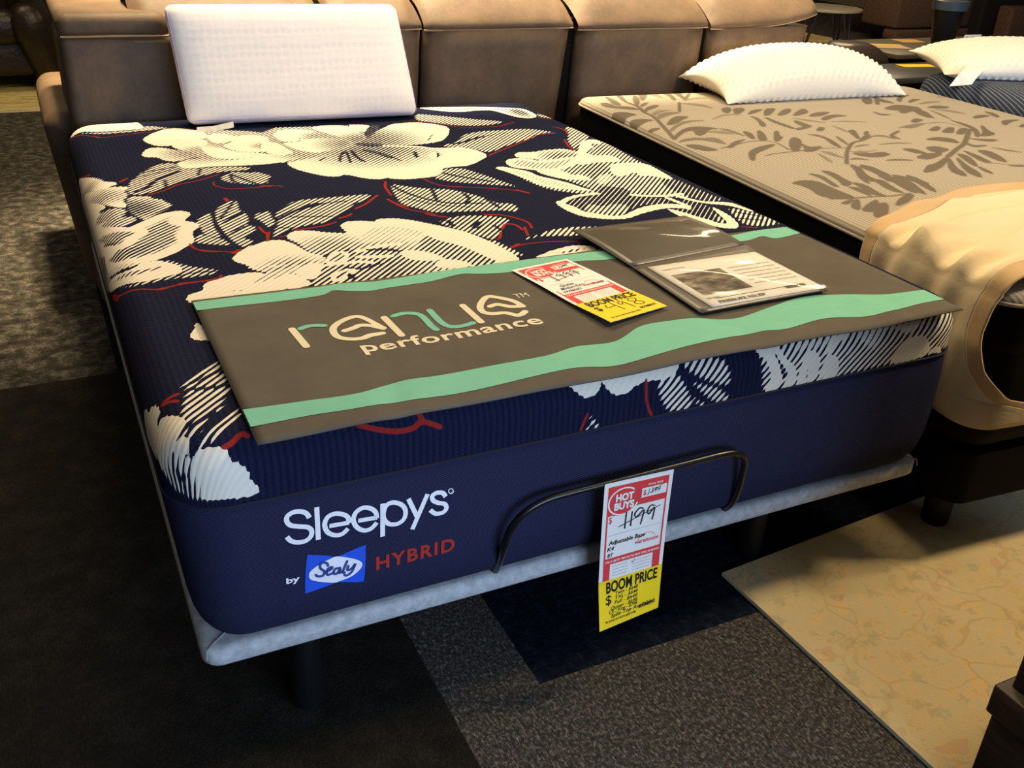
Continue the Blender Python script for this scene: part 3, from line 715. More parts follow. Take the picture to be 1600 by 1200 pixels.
# print of the leaf patterned cover, in millimetres
LEAFPRINT = [
('L', '26,1344 77,1498 123,1649 128,1722 153,1817 148,1887', 16, 1.0),
('P', '43,1894 73,1896 72,1832 120,1823 135,1765 107,1770 76,1791 47,1814 31,1839', 1.0),
('P', '121,2012 123,1963 114,1893 96,1839 83,1864 102,1943', 1.0),
('L', '132,2023 160,2056', 6, 1.0),
('P', '183,2053 188,2014 162,1933 148,1887 152,1934 166,1993', 1.0),
('P', '239,2006 236,1969 193,1880 157,1828 185,1905', 1.0),
('P', '291,2061 316,2044 266,1964 217,1899 256,1990', 1.0),
('P', '160,1805 193,1856 230,1878 200,1844', 1.0),
('P', '128,1722 176,1791 223,1828 241,1820 194,1776 164,1759', 1.0),
('P', '-18,1706 25,1741 60,1741 75,1710 78,1689 40,1675 -12,1623 -20,1665', 1.0),
('P', '-4,1592 38,1624 75,1627 97,1602 59,1589 -1,1533', 1.0),
('P', '5,1474 41,1495 59,1492 13,1454', 1.0),
('P', '101,1522 171,1609 216,1642 248,1625 193,1584 138,1535', 1.0),
('P', '135,1689 199,1746 249,1733 192,1717 128,1658', 0.6),
('P', '114,1620 181,1697 240,1708 257,1692 180,1659 120,1608', 0.7),
('P', '77,1460 157,1541 210,1571 282,1561 197,1549 126,1498 67,1434', 0.7),
('P', '26,1344 72,1406 137,1467 189,1486 228,1468 248,1436 209,1438 172,1395 121,1360 153,1436 115,1430 62,1381', 1.0),
('P', '15,1303 55,1338 113,1347 147,1310 150,1240 131,1284 97,1320 45,1314', 0.75),
('P', '18,1268 56,1269 74,1232 88,1188 43,1189 24,1218', 1.0),
('L', '261,1709 346,1853', 12, 1.0),
('P', '369,2035 406,2029 364,1910 346,1889 372,1971', 1.0),
('P', '428,2078 455,2074 431,1974 395,1905 407,1953', 1.0),
('P', '382,1883 440,1960 491,2016 415,1914', 1.0),
('P', '365,1874 462,1931 511,1898 446,1904', 0.6),
('P', '346,1842 415,1818 418,1725 389,1776 348,1818', 0.6),
('P', '316,2044 348,2039 325,1929 310,1981', 0.6),
('P', '311,1390 322,1369 297,1310 275,1279 286,1330', 1.0),
('P', '372,1396 361,1352 313,1262 287,1267', 1.0),
('P', '413,1360 428,1366 391,1309 393,1290 337,1240 334,1249', 1.0),
('L', '106,1204 171,1232 243,1259 295,1257 322,1225 306,1136', 8, 1.0),
('P', '131,1207 196,1269 255,1292 204,1259 143,1204', 1.0),
('P', '170,1149 235,1193 298,1213 301,1204 223,1154 172,1125 119,1052 118,1067', 1.0),
('P', '397,1253 433,1282 424,1239 373,1172 320,1117 311,1127 350,1194', 1.0),
('P', '398,1201 391,1160 403,1149 444,1157 374,1105 338,1105 365,1132', 1.0),
('L', '192,1097 243,1110 316,1118 409,1131 508,1118', 8, 1.0),
('P', '249,1449 281,1420 275,1314 259,1387', 0.7),
('P', '173,1408 239,1417 262,1353 207,1383', 0.6),
('P', '133,1343 171,1327 150,1236 142,1297', 0.7),
('P', '448,1725 486,1741 467,1699 416,1642 418,1674', 1.0),
('P', '490,1717 535,1721 501,1670 432,1617', 1.0),
('P', '476,1609 542,1674 596,1687 537,1642', 1.0),
('P', '532,1588 606,1685 652,1693 596,1631 547,1585', 1.0),
('P', '581,1579 658,1653 705,1679 673,1628 601,1575', 1.0),
('P', '633,1559 679,1605 761,1669 734,1606 677,1572', 1.0),
('P', '685,1538 737,1583 790,1600 818,1590 737,1539', 1.0),
('P', '703,1492 757,1535 810,1552 845,1523 775,1515 701,1472', 1.0),
('P', '473,1588 484,1565 455,1478 427,1434 415,1436 463,1527', 1.0),
('P', '521,1579 515,1487 517,1416 504,1370 495,1430 496,1490', 1.0),
('P', '597,1502 596,1451 596,1401 507,1360 516,1387 562,1397 568,1456', 1.0),
('P', '565,1339 613,1387 623,1376 583,1335', 1.0),
('P', '497,1305 536,1288 526,1209 491,1122 488,1156 523,1245 514,1280', 1.0),
('P', '584,1269 567,1209 534,1138 552,1204', 0.8),
('P', '676,1317 708,1329 661,1253 623,1198 648,1256', 1.0),
('L', '376,957 468,1069 567,1165 623,1189 694,1228', 13, 1.0),
('P', '625,1197 689,1248 721,1260 628,1188', 1.0),
('P', '396,1109 422,1079 409,1003 392,1053', 0.6),
('P', '372,1090 363,1028 336,966 344,1017', 0.6),
('P', '416,993 455,1011 476,972 444,992', 0.8),
('P', '536,1120 586,1144 617,1137 563,1123', 0.7),
('P', '485,1065 532,1080 532,1039 497,1038', 0.7),
('P', '461,1612 413,1621 367,1608 294,1559 379,1627 433,1634', 0.6),
('P', '671,1406 677,1345 656,1292 661,1339', 0.6),
('P', '600,1543 650,1492 692,1432 633,1470', 0.6),
('P', '697,1452 789,1455 850,1412 774,1437', 0.6),
('P', '1264,1746 1336,1812 1404,1828 1327,1787 1239,1700', 1.0),
('P', '1263,1683 1337,1746 1377,1740 1318,1711', 1.0),
('P', '1290,1820 1343,1865 1383,1872 1312,1829', 1.0),
('P', '1370,1958 1378,1928 1312,1883 1282,1902', 1.0),
('P', '1285,1654 1359,1692 1443,1690 1350,1668', 0.7),
('P', '1270,1596 1349,1626 1384,1588 1316,1564', 1.0),
('P', '1078,1607 1176,1661 1222,1641 1242,1601 1188,1529 1158,1523 1169,1555 1082,1514 1116,1565 1087,1582', 1.0),
('P', '1187,1576 1213,1536 1162,1455 1151,1424 1132,1449 1145,1503', 1.0),
('P', '1210,1833 1208,1755 1200,1681 1159,1713', 1.0),
('P', '1132,1794 1180,1799 1102,1699 1065,1693', 1.0),
('P', '1188,1784 1166,1737 1111,1673 1109,1685', 1.0),
('P', '996,1575 994,1530 1032,1512 974,1501', 1.0),
('P', '1252,1564 1240,1485 1197,1383 1213,1456', 0.7),
('P', '1272,1572 1340,1536 1343,1455 1301,1508', 0.6),
('P', '1321,1414 1386,1447 1425,1428 1313,1393', 1.0),
('P', '1380,1337 1420,1351 1484,1350 1402,1322 1326,1273', 1.0),
('P', '1462,1502 1476,1465 1437,1403 1417,1396', 1.0),
('P', '1364,1245 1441,1293 1384,1241', 1.0),
('P', '1015,1396 1074,1438 1088,1414 1016,1375', 1.0),
('L', '890,1318 966,1333 1076,1364 1137,1352 1141,1289', 7, 1.0),
('P', '902,1326 990,1359 1056,1367 935,1300', 0.7),
('P', '1190,1395 1198,1340 1179,1261 1111,1177 1061,1139 1152,1246 1172,1314', 1.0),
('P', '970,1263 1055,1316 1053,1296 991,1249', 1.0),
('P', '995,1229 1083,1290 1103,1286 1028,1213', 1.0),
('P', '1032,1202 1124,1272 1144,1268 1048,1189', 1.0),
('P', '1087,1153 1152,1197 1251,1309 1186,1210 1189,1190 1151,1159', 1.0),
('L', '757,954 867,1029 947,1081 1067,1185 1137,1249', 18, 1.0),
('P', '1024,1147 1051,1123 1122,1103 1062,1084 1035,1108', 1.0),
('P', '966,1095 957,1053 1019,1048 944,1029 946,1064', 1.0),
('P', '532,816 615,884 651,891 753,954 744,940 638,857 576,827', 1.0),
('P', '757,954 679,847 653,781 625,752 628,815', 1.0),
('P', '785,955 729,851 705,783 663,729 669,791', 1.0),
('P', '816,981 831,954 791,883 749,831 762,874', 1.0),
('P', '871,1011 868,954 837,857 814,870 844,951', 1.0),
('P', '916,1001 954,985 930,915 891,853 877,879', 1.0),
('L', '833,858 875,833 913,810', 6, 1.0),
('P', '852,1155 923,1177 964,1150 933,1084 898,1127', 1.0),
('P', '774,1066 823,1072 834,1027 759,994 752,1020', 1.0),
('P', '678,1069 722,1060 718,994 681,1011', 1.0),
('P', '639,964 716,1003 776,990 662,935', 1.0),
('P', '762,844 750,787 732,755 733,791', 1.0),
('P', '515,960 574,970 619,937 557,951', 0.8),
('P', '781,1234 848,1278 862,1281 782,1228', 1.0),
('P', '788,1242 770,1172 758,1202', 1.0),
('P', '716,1285 744,1299 687,1244', 1.0),
('P', '494,1051 525,1028 585,1040 584,1016 527,996 491,1012', 1.0),
('P', '628,1131 729,1145 774,1118 716,1130', 0.7),
('P', '674,1228 756,1249 756,1175 735,1225', 0.7),
('P', '997,1027 1027,986 1053,938 1012,972', 0.8),
('P', '854,823 926,822 899,797', 0.8),
('P', '82,821 129,839 164,822 161,758 161,714 164,677 151,656 96,675 84,708 100,766 92,806', 1.0),
('P', '247,912 269,893 256,827 250,781 205,753 237,825', 1.0),
('P', '191,897 215,870 200,807 187,758 177,767 196,834', 1.0),
('P', '255,787 275,763 257,691 256,654 229,673 244,731', 1.0),
('P', '213,752 238,739 216,658 214,695', 1.0),
('P', '383,954 384,909 345,840 341,793 311,774 329,844', 1.0),
('P', '406,941 426,915 418,844 413,817 365,794 399,856 403,898', 1.0),
('P', '335,802 355,783 332,710 324,662 303,692', 1.0),
('P', '395,829 415,783 361,653 352,668 368,740', 1.0),
('P', '428,835 430,759 377,637 369,657 396,747', 1.0),
('P', '466,819 472,769 437,672 413,647 432,725', 1.0),
('L', '92,670 155,661 216,658 267,651 339,658', 9, 1.0),
('P', '96,595 147,645 161,648 100,571', 1.0),
('P', '104,565 153,603 218,639 123,549', 1.0),
('P', '104,521 181,602 217,604 135,513 106,505', 1.0),
('P', '215,571 266,616 322,650 341,646 282,600', 1.0),
('P', '92,630 133,649 147,651 102,621', 1.0),
('P', '478,1057 508,1035 587,1050 588,1017 541,1003 483,1016', 1.0),
('P', '478,1082 514,1066 600,1072 506,1056', 0.6),
('P', '551,828 613,879 642,888 584,827', 1.0),
('P', '391,928 421,906 400,811 359,754 389,842', 1.0),
('P', '366,897 316,804 288,755 312,832', 1.0),
('P', '427,826 458,777 466,715 433,750', 1.0),
]

# ------------------------------------------------------------------ adjustable bed base
def mat_heather(name, a, b):
    k = NT(name); co = k.coord()
    k.base(k.ramp(k.noise(co, 55, 5, .7), [(.35, a), (.65, b)]), .9, .15)
    k.bump(k.noise(co, 420, 2), .4, .001); return k.m
M_BASE = mat_heather('heather_grey_fabric', rgb(156, 159, 161), rgb(190, 193, 195))
M_BLACKMETAL = plain('black_metal', rgb(16, 15, 15), .3, .5)
M_BLACKPLASTIC = plain('black_plastic', rgb(10, 10, 11), .5, .4)
W1, L1 = 1.524, 2.032
M_THREAD = plain('seam_thread', rgb(150, 152, 140), .8)
base = empty('adjustable_bed_base', (.762, 1.016, 0), 'grey fabric adjustable bed base on black legs under the floral mattress', 'bed base')
loops('platform', [(.012, .300), (.004, .2985), (0, .293), (0, .270), (.004, .2645), (.02, .262)], W1-.036, L1-.022, .03, M_BASE, base,
      xf=lambda p: (p[0]+.018, p[1]+.018, p[2]), cap_top=True)
for sx in (0, 1):
    sm = MB()
    cx = .018+.006 if not sx else W1-.018-.006
    dx = .034 if not sx else -.034
    sm.tube([(cx+dx, .018+.036, .3003), (cx+dx*.4, .018+.018, .3006), (cx+dx*.02, .018+.006, .2985), (cx-dx*.02, .0195, .285)], .0012, 6)
    sm.build('corner_seam', M_THREAD, base)
for x, y in ((.2, .16), (1.245, .20), (.2, 1.86), (1.3, 1.86)):
    MB().lathe([(.026, 0), (.028, .004), (.028, .25), (.045, .252), (.045, .264)], (x, y, 0), 20).build('leg', M_BLACKPLASTIC, base)
fr = MB()
fr.box((.32, .3, .215), (.36, 1.75, .262), .003).box((1.16, .3, .215), (1.2, 1.75, .262), .003)
for y in (.45, 1.0, 1.6): fr.box((.36, y, .22), (1.16, y+.04, .255), .003)
fr.build('lift_frame', M_BLACKMETAL, base)
bar_pts = [(.510, .030, .298), (.505, .002, .345), (.5, -.018, .385), (.507, -.026, .425), (.528, -.031, .455), (.565, -.033, .4715), (.62, -.033, .4745),
           (.75, -.033, .476), (.86, -.033, .4775), (.92, -.033, .4775), (.952, -.032, .470), (.970, -.03, .452), (.977, -.024, .42), (.984, -.012, .37), (.992, .006, .33), (.997, .030, .298)]
MB().tube([tuple(p) for p in spline(bar_pts, 5)], .0062, 12).build('retainer_bar', M_BLACKMETAL, base)

# ------------------------------------------------------------------ floral mattress
def mat_floral():
    k = NT('floral_knit'); D = attr(k, 'print_density'); R = attr(k, 'print_red'); u = attr(k, 'knit_u'); v = attr(k, 'knit_v')
    uv = k.n('ShaderNodeCombineXYZ'); k.l(u, uv.inputs[0]); k.l(v, uv.inputs[1])
    s = k.math('MULTIPLY', k.math('SUBTRACT', u, v), 1/(.0115*1.41421))
    tri = k.math('MULTIPLY', k.math('ABSOLUTE', k.math('SUBTRACT', k.math('FRACT', s), .5)), 2.0)
    nz = k.math('MULTIPLY', k.math('SUBTRACT', k.noise(uv.outputs[0], 60, 3), .5), .28)
    d2 = k.math('ADD', D, k.math('MULTIPLY', nz, k.math('GREATER_THAN', D, .04)))
    cr = k.math('MULTIPLY', k.math('ADD', k.math('SUBTRACT', d2, k.math('ADD', k.math('MULTIPLY', tri, .9), .06)), .06), 12.0, True)
    # navy ground with fine ribs
    rib = k.math('ABSOLUTE', k.math('SUBTRACT', k.math('FRACT', k.math('MULTIPLY', u, 1/.0105)), .5))
    ribc = k.math('MULTIPLY', rib, 2.0)
    navy = k.mix(ribc, rgb(17, 20, 42), rgb(27, 32, 58))
    cream = k.mix(k.math('MULTIPLY', tri, .30), rgb(238, 230, 212), rgb(214, 204, 188))
    c = k.mix(cr, navy, cream)
    rr = k.math('MULTIPLY', k.math('SUBTRACT', R, .35), 4.0, True)
    c = k.mix(rr, c, rgb(146, 40, 34))
    k.base(c, .9, .08)
    dots = k.math('MULTIPLY', k.math('SINE', k.math('MULTIPLY', u, 2*PI/.0105)), k.math('SINE', k.math('MULTIPLY', v, 2*PI/.0085)))
    hgt = k.math('ADD', k.math('MULTIPLY', k.math('MULTIPLY', dots, .22), k.math('SUBTRACT', 1.0, cr)), k.math('ADD', cr, k.math('MULTIPLY', tri, -.35)))
    k.bump(hgt, .55, .0022); return k.m
def mat_band():
    k = NT('navy_side_knit'); co = k.coord()
    sep = k.n('ShaderNodeSeparateXYZ'); k.l(co, sep.inputs[0])
    zr = k.math('SINE', k.math('MULTIPLY', sep.outputs[2], 2*PI/.0042))
    xr = k.math('SINE', k.math('MULTIPLY', k.math('ADD', sep.outputs[0], sep.outputs[1]), 2*PI/.0055))
    m = k.math('MULTIPLY', zr, xr)
    c = k.mix(k.math('ADD', k.math('MULTIPLY', m, .4), .5), rgb(33, 35, 58), rgb(46, 49, 76))
    k.base(c, .9, .06); k.bump(m, .5, .0012); return k.m
M_FLORAL = mat_floral(); M_BAND = mat_band()
mat1 = empty('mattress', (.762, 1.016, .30), 'thick navy mattress printed with large cream peonies, leaves and red stems', 'mattress')
cover('quilted_cover', W1, L1, .664, .565, .09, .055, .0030, PATTERN, .0065, M_FLORAL, mat1)
SIDE = [(.006, .565), (.003, .561), (.0, .552), (-.003, .50), (-.004, .43), (-.002, .38), (.003, .35), (.010, .33), (.020, .314), (.032, .304), (.05, .3005)]
loops('side_band', SIDE, W1, L1, .09, M_BAND, mat1,
      xf=lambda p: (p[0]+.016*max(0, 1-p[0]/.16)*min(1, (.565-p[2])/.13), p[1], p[2]))
def side_y(z):
    zs = [p[1] for p in SIDE][::-1]; ii = [p[0] for p in SIDE][::-1]
    return float(np.interp(z, zs, ii))
sp = rr_loop(W1, L1, .09, -.001, .5645)
MB().tube(sp+[sp[0]], .0022, 6, False).build('piping', plain('navy_piping', rgb(24, 24, 42), .8), mat1)
M_WHITEINK = plain('white_print', rgb(236, 236, 242), .7, .3, var=.02)
M_REDINK = plain('red_print', rgb(172, 48, 42), .8, .2, var=.03)
M_BLUEINK = plain('blue_print', rgb(36, 84, 214), .7, .3, var=.02)
def face(h): return lambda x, z: (x, side_y(z)-h, z)
SC = 10000.0
flat('brand_lettering', [ribbon(dec(s, SC), .0074, 'butt', 8) for s in SLEEP]+[ribbon(dec(s, SC), .0014, 'butt', 3) for s in REG]
     + [text2d('R', .4115, .4138, .5055, .003)], face(.0012), M_WHITEINK, mat1)
flat('type_lettering', [text2d('HYBRID', .2865, .4185, 0.394, .0255, bold=.03, spacing=1.18)], face(.0012), M_REDINK, mat1)
lg = flat('blue_emblem', [poly(spline(dec(BLUE, SC), 4, True))], face(.0010), M_BLUEINK, mat1)
flat('white_oval', [poly(spline(dec(OVAL, SC), 4, True))], face(.0014), M_WHITEINK, lg)
flat('script_lettering', [ribbon(dec(s, SC), .0044, 'round', 5) for s in SEALY], face(.0018), plain('navy_script', rgb(52, 70, 140), .7, var=.02), lg)
flat('small_lettering', [text2d('by', .147, .1675, .411, .0105, bold=.03)], face(.0012), M_WHITEINK, mat1)

# ------------------------------------------------------------------ grey banner across the foot of the mattress
M_BANNER = NT('grey_banner_cloth')
_co = M_BANNER.coord()
M_BANNER.base(M_BANNER.ramp(M_BANNER.noise(_co, 9, 5, .6), [(.3, rgb(86, 80, 71)), (.7, rgb(97, 91, 80))]), .85, .2)
M_BANNER.bump(M_BANNER.noise(_co, 600, 2), .25, .0008)
M_BANNER = M_BANNER.m
M_TEAL = plain('teal_print', rgb(122, 190, 166), .85, .2, var=.03)
M_CREAMINK = plain('cream_print', rgb(226, 216, 186), .85, .2, var=.02)
def bz(x, y):
    w = .0016*math.sin(x*9.0+y*2.0)+.0010*math.sin(x*23+1.0-y*5)
    cr = -.0022*math.exp(-((x-.40-.25*(y-.3))/.022)**2)-.002*math.exp(-((x-.93+.2*(y-.3))/.03)**2)+.0018*math.exp(-((x-1.30+.1*y)/.03)**2)
    return .6718+(w+cr)*min(1, max(0, (.53-y)/.1))
ban = empty('display_banner', (.786, .24, .664), 'grey cloth banner with wavy teal stripes lying across the foot of the floral mattress', 'banner')
BX0, BX1, BY0, BY1 = .1205, 1.4525, -.0225, .5005
def edge_y(x, y):   # slightly uneven cloth edge
    t = (y-BY0)/(BY1-BY0)
    return y+(.004*math.sin(x*7+.5))*t-(1-t)*.002*math.sin(x*11)
NX, NY = 90, 36
V = []; TH = .0042
for top in (1, 0):
    for i in range(NX+1):
        for j in range(NY+1):
            x = BX0+(BX1-BX0)*i/NX; y = BY0+(BY1-BY0)*j/NY
            yy = edge_y(x, y); rim = min(1, min(i, NX-i)/1.0)*min(1, min(j, NY-j)/1.0)
            z = bz(x, yy)
            V.append((x, yy, z-(.0 if rim else .0011) if top else z-TH+(0 if rim else .0008)))
n1 = (NX+1)*(NY+1)
F = list(grid_faces(NX+1, NY+1)); F2 = [tuple(reversed([k+n1 for k in f])) for f in F]
idx = lambda i, j: i*(NY+1)+j
ring = [idx(i, 0) for i in range(NX+1)]+[idx(NX, j) for j in range(1, NY+1)]+[idx(i, NY) for i in range(NX-1, -1, -1)]+[idx(0, j) for j in range(NY-1, 0, -1)]
F3 = [(ring[k], n1+ring[k], n1+ring[(k+1) % len(ring)], ring[(k+1) % len(ring)]) for k in range(len(ring))]
fix_normals(mesh('cloth', V, F+F2+F3, M_BANNER, ban))
def onban(h): return lambda x, y: (x, y, bz(x, y)+h)
def stripe(up_, lo_):
    xs = np.linspace(BX0+.001, BX1-.001, 160); U = spline(up_, 8); Lw = spline(lo_, 8)
    yu = np.interp(xs, U[:, 0], U[:, 1]); yl = np.interp(xs, Lw[:, 0], Lw[:, 1])
    vs = []; fs = []
    for i, x in enumerate(xs):
        for t in (0, .5, 1): vs.append((x, yl[i]+(yu[i]-yl[i])*t))
        if i: fs += [((i-1)*3+k, i*3+k, i*3+k+1, (i-1)*3+k+1) for k in range(2)]
    return vs, fs
flat('wavy_stripe', [stripe([(.12, .073), (.203, .068), (.287, .061), (.354, .079), (.416, .078), (.504, .080), (.606, .078), (.673, .092), (.745, .086), (.818, .121), (.88, .122), (.94, .118), (1.007, .096), (1.1, .115), (1.207, .136), (1.297, .111), (1.371, .084), (1.46, .075)],
                            [(.12, .021), (.2, .023), (.264, .018), (.332, .018), (.411, .013), (.49, .016), (.554, .020), (.635, .023), (.697, .007), (.775, .014), (.857, .023), (.94, .03), (1.015, .033), (1.065, .024), (1.166, .037), (1.258, .019), (1.394, .025), (1.46, .024)])],
     onban(.0007), M_TEAL, ban)
flat('wavy_stripe', [stripe([(.12, .491), (.232, .492), (.351, .491), (.390, .493), (.473, .484), (.55, .49), (.611, .493), (.695, .492), (.8, .493), (.901, .492), (.945, .488), (1.05, .475), (1.15, .483), (1.276, .481), (1.339, .489), (1.383, .492), (1.46, .487)],
                            [(.12, .449), (.223, .450), (.338, .450), (.368, .466), (.410, .447), (.511, .448), (.56, .45), (.622, .462), (.66, .447), (.72, .436), (.8, .45), (.889, .450), (.956, .436), (1.1, .44), (1.289, .441), (1.354, .455), (1.378, .431), (1.46, .441)])],
     onban(.0007), M_TEAL, ban)
flat('teal_lettering', [ribbon(dec(s, SC), .0125, 'round', 8) for c, s in RENUE if c == 't'], onban(.0008), M_TEAL, ban)
flat('cream_lettering', [ribbon(dec(s, SC), .0125, 'round', 8) for c, s in RENUE if c == 'c']
     + [text2d('performance', .339, .667, .1945, .036, bold=.02, spacing=1.06), text2d('TM', .670, .6975, .312, .019)], onban(.0008), M_CREAMINK, ban)

# ------------------------------------------------------------------ price tags
M_CARD = plain('white_card', rgb(240, 238, 232), .55, .4, var=.02)
M_TAGRED = plain('tag_red', rgb(222, 60, 62), .6, .4, var=.02)
M_TAGYEL = plain('tag_yellow', rgb(248, 216, 26), .6, .4, var=.02)
M_INK = plain('black_ink', rgb(24, 24, 30), .6, .3, var=.02)
M_GREYINK = plain('grey_ink', rgb(176, 178, 190), .6, .3, var=.02)
def bilerp(c, bend=None, nrm=(0, 0, 1)):
    TL, TR, BR, BL = [Vector(q) for q in c]; N_ = Vector(nrm)
    def f(h):
        def g(u, v):
            s = u/138.0; t = v/318.0
            p = TL*(1-s)*(1-t)+TR*s*(1-t)+BR*s*t+BL*(1-s)*t
            return tuple(p+N_*(h+(bend(s, t) if bend else 0)))
        return g
    return f
def stroke(pts, w): return ribbon(pts, w, 'round', 5)
def price_tag(name, fmap, label, group, was, price, lines, boom, parent_loc):
    t = empty(name, parent_loc, label, 'price tag')
    G = lambda nm, h, m, ps, par=t: flat(nm, ps, fmap(h), m, par)
    card = MB()
    v0, f0 = gridrect(0, 0, 138, 318, 10, 24)
    n = len(v0)
    vv = [fmap(0)(*p) for p in v0]+[fmap(-.0005)(*p) for p in v0]
    c = mesh('card', vv, [list(f) for f in f0]+[[k+n for k in f][::-1] for f in f0], M_CARD, t)
    ye = G('yellow_panel', .0004, M_TAGYEL, [gridrect(0, 213, 138, 318, 10, 10)])
    rd = G('red_print', .0004, M_TAGRED, [gridrect(8, 9, 130, 40, 10, 3), gridrect(8, 40, 130, 60, 10, 2), poly([(8, 60), (60, 60), (54, 68), (44, 73), (30, 73), (18, 70), (8, 72)]),
        rect(8, 60, 11, 190), rect(127, 60, 130, 190), gridrect(8, 164, 130, 178, 8, 2), rect(8, 178, 22, 213), rect(114, 178, 130, 213),
        text2d('$', 13, 20, 86, -13, bold=.01), text2d('warehouse', 72, 122, 148, -9, bold=.02, shear=.2)]+[stroke([(78, 140), (86, 131), (98, 128), (108, 131), (114, 137)], 1.0)])
    circ = [(40+30*math.cos(a), 44+28*math.sin(a)) for a in np.linspace(.35, 5.4, 24)]
    G('white_print', .0008, M_CARD, [gridrect(76, 26, 127, 46, 4, 2), ribbon(circ, 3.0, 'round', 2), text2d('HOT', 24, 60, 42, -15, bold=.05), text2d('BUYS', 22, 62, 60, -15, bold=.05),
        text2d('RETAIL PRICE', 88, 118, 22, -4, bold=.02), text2d('FOR A LIMITED TIME ON THE MOST POPULAR BRANDS', 12, 126, 174, -5, bold=.02)], rd)
    G('grey_print', .0006, M_GREYINK, [rect(14, 113, 124, 113.8)]+[rect(28, y, 60, y+1) for y in (184, 191, 198, 205)]+[rect(70, y, 108, y+1) for y in (184, 191, 198, 205)], c)
    G('dollar_mark', .0012, M_TAGRED, [text2d('$', 79, 85, 41, -11, bold=.02)], rd)
    hand = [text2d(was, 89, 114, 40, -11, shear=.2), ribbon([(86, 43), (118, 26)], .9, 'round')]
    hand += price+[text2d(s, a, b, y, -hh, shear=sh, bold=.012) for s, a, b, y, hh, sh in lines]
    hand += [stroke([(68, 184), (70, 187), (75, 181)], .8)]
    G('handwriting', .0012, M_INK, hand, c)
    G('handwriting', .0008, M_INK, [text2d('BOOM PRICE', 16, 128, 241, -24, bold=.03), text2d('$', 15, 27, 266, -20, bold=.01), text2d('for prices and terms apply today', 14, 84, 306, -6, bold=.015), text2d('BOOMBOX!', 90, 128, 300, -8, bold=.03)]+boom, ye)
    return t
def nine(x, y, s): return stroke([(x+8*s, y-15*s), (x+4*s, y-19*s), (x, y-13*s), (x+3*s, y-9*s), (x+8*s, y-14*s), (x+8*s, y-6*s), (x+7*s, y+3*s)], 1.9)
c1 = [(.720, .438, .6772), (.855, .459, .6772), (.906, .170, .6772), (.765, .135, .6772)]
def bend1(s, t): return .0035*t*t*max(0, 1.2-s)+(.004*max(0, t-.72))+.0015*math.sin(t*5)**2
price_tag('price_tag', bilerp(c1, bend1), 'white, red and yellow price tag reading 498 lying flat on the grey banner', None, '2399',
    [ribbon([(44, 72), (46, 102)], 2.2, 'round'), nine(58, 92, 1.25), nine(76, 90, 1.25), nine(94, 88, 1.25), ribbon([(36, 100), (112, 78)], 1.2, 'round')],
    [('Queen', 30, 62, 130, 10, .2), ('Medium Firm', 22, 76, 144, 10, .2), ('HYBRID', 18, 60, 158, 8, .2), ('2 only', 94, 122, 150, 8, .2)],
    [stroke([(44, 248), (40, 262), (58, 260)], 2.2), ribbon([(58, 246), (62, 284)], 2.2), stroke([(82, 252), (76, 247), (70, 256), (74, 263), (82, 254), (84, 268), (86, 286)], 2.2),
     stroke([(112, 250), (104, 245), (96, 253), (102, 262), (114, 270), (112, 282), (100, 280), (98, 270), (112, 258), (112, 250)], 2.2)], (.812, .30, .672))
c2 = [(.670, -.0405, .480), (.807, -.0405, .477), (.819, -.036, .167), (.688, -.036, .161)]
def bend2(s, t): return .010*max(0, t-.7)*(1-s)*3-.003*math.sin(t*PI)
price_tag('price_tag', bilerp(c2, bend2, (0, -1, 0)), 'white, red and yellow price tag hanging from the black retainer bar', None, '1399',
    [ribbon([(48, 70), (47, 104)], 2.6, 'round'), ribbon([(60, 72), (59, 102)], 2.6, 'round'), stroke([(82, 70), (74, 68), (66, 78), (70, 86), (84, 74), (83, 88), (80, 104)], 2.6), stroke([(106, 70), (98, 68), (92, 78), (96, 86), (106, 74), (106, 86), (104, 100)], 2.6), ribbon([(34, 98), (118, 72)], 1.2, 'round')],
    [('Adjustable Base', 16, 92, 134, 9, .2), ('K4', 14, 28, 147, 8, .2), ('BT', 15, 27, 161, 8, .2)],
    [text2d(s, a, 86, y, -7.5, shear=.2, bold=.012) for s, a, y in (('Twin - $648', 36, 250), ('TXL - $648', 36, 260), ('Full - $648', 34, 270), ('Queen - $698', 26, 280), ('CK / King - $798', 22, 288))]
    + [text2d('Split-Top Available!', 26, 126, 297, -8, shear=.2, bold=.015)], (.745, -.038, .162))

# ------------------------------------------------------------------ document holder and leaflet
M_SLEEVE = plain('grey_vinyl', rgb(96, 91, 83), .35, .5, var=.04)
M_TRIM = plain('dark_vinyl_edge', rgb(34, 32, 32), .5, .4)
def mat_clear():
    k = NT('clear_vinyl')
    g = k.n('ShaderNodeBsdfGlossy'); g.inputs['Roughness'].default_value = .06; g.inputs['Color'].default_value = (1, 1, 1, 1)
    t = k.n('ShaderNodeBsdfTransparent'); t.inputs[0].default_value = (.97, .97, .96, 1)
    fr_ = k.n('ShaderNodeFresnel'); fr_.inputs['IOR'].default_value = 1.45
    bp = k.n('ShaderNodeBump'); bp.inputs['Strength'].default_value = .22; bp.inputs['Distance'].default_value = .003
    k.l(k.noise(k.coord('Object', (1, 2.0, 1)), 13, 1.5, .5), bp.inputs['Height']); k.l(bp.outputs[0], g.inputs['Normal'])
    m = k.n('ShaderNodeMixShader'); k.l(k.math('MULTIPLY', fr_.outputs[0], .55), m.inputs[0]); k.l(t.outputs[0], m.inputs[1]); k.l(g.outputs[0], m.inputs[2])
    k.t.nodes.remove(k.b)
    out = [n for n in k.t.nodes if n.type == 'OUTPUT_MATERIAL'][0]; k.l(m.outputs[0], out.inputs[0]); return k.m
M_CLEAR = mat_clear()
hold = empty('document_holder', (1.11, .36, .672), 'grey vinyl two-pocket document holder with clear windows lying on the grey banner', 'document holder')
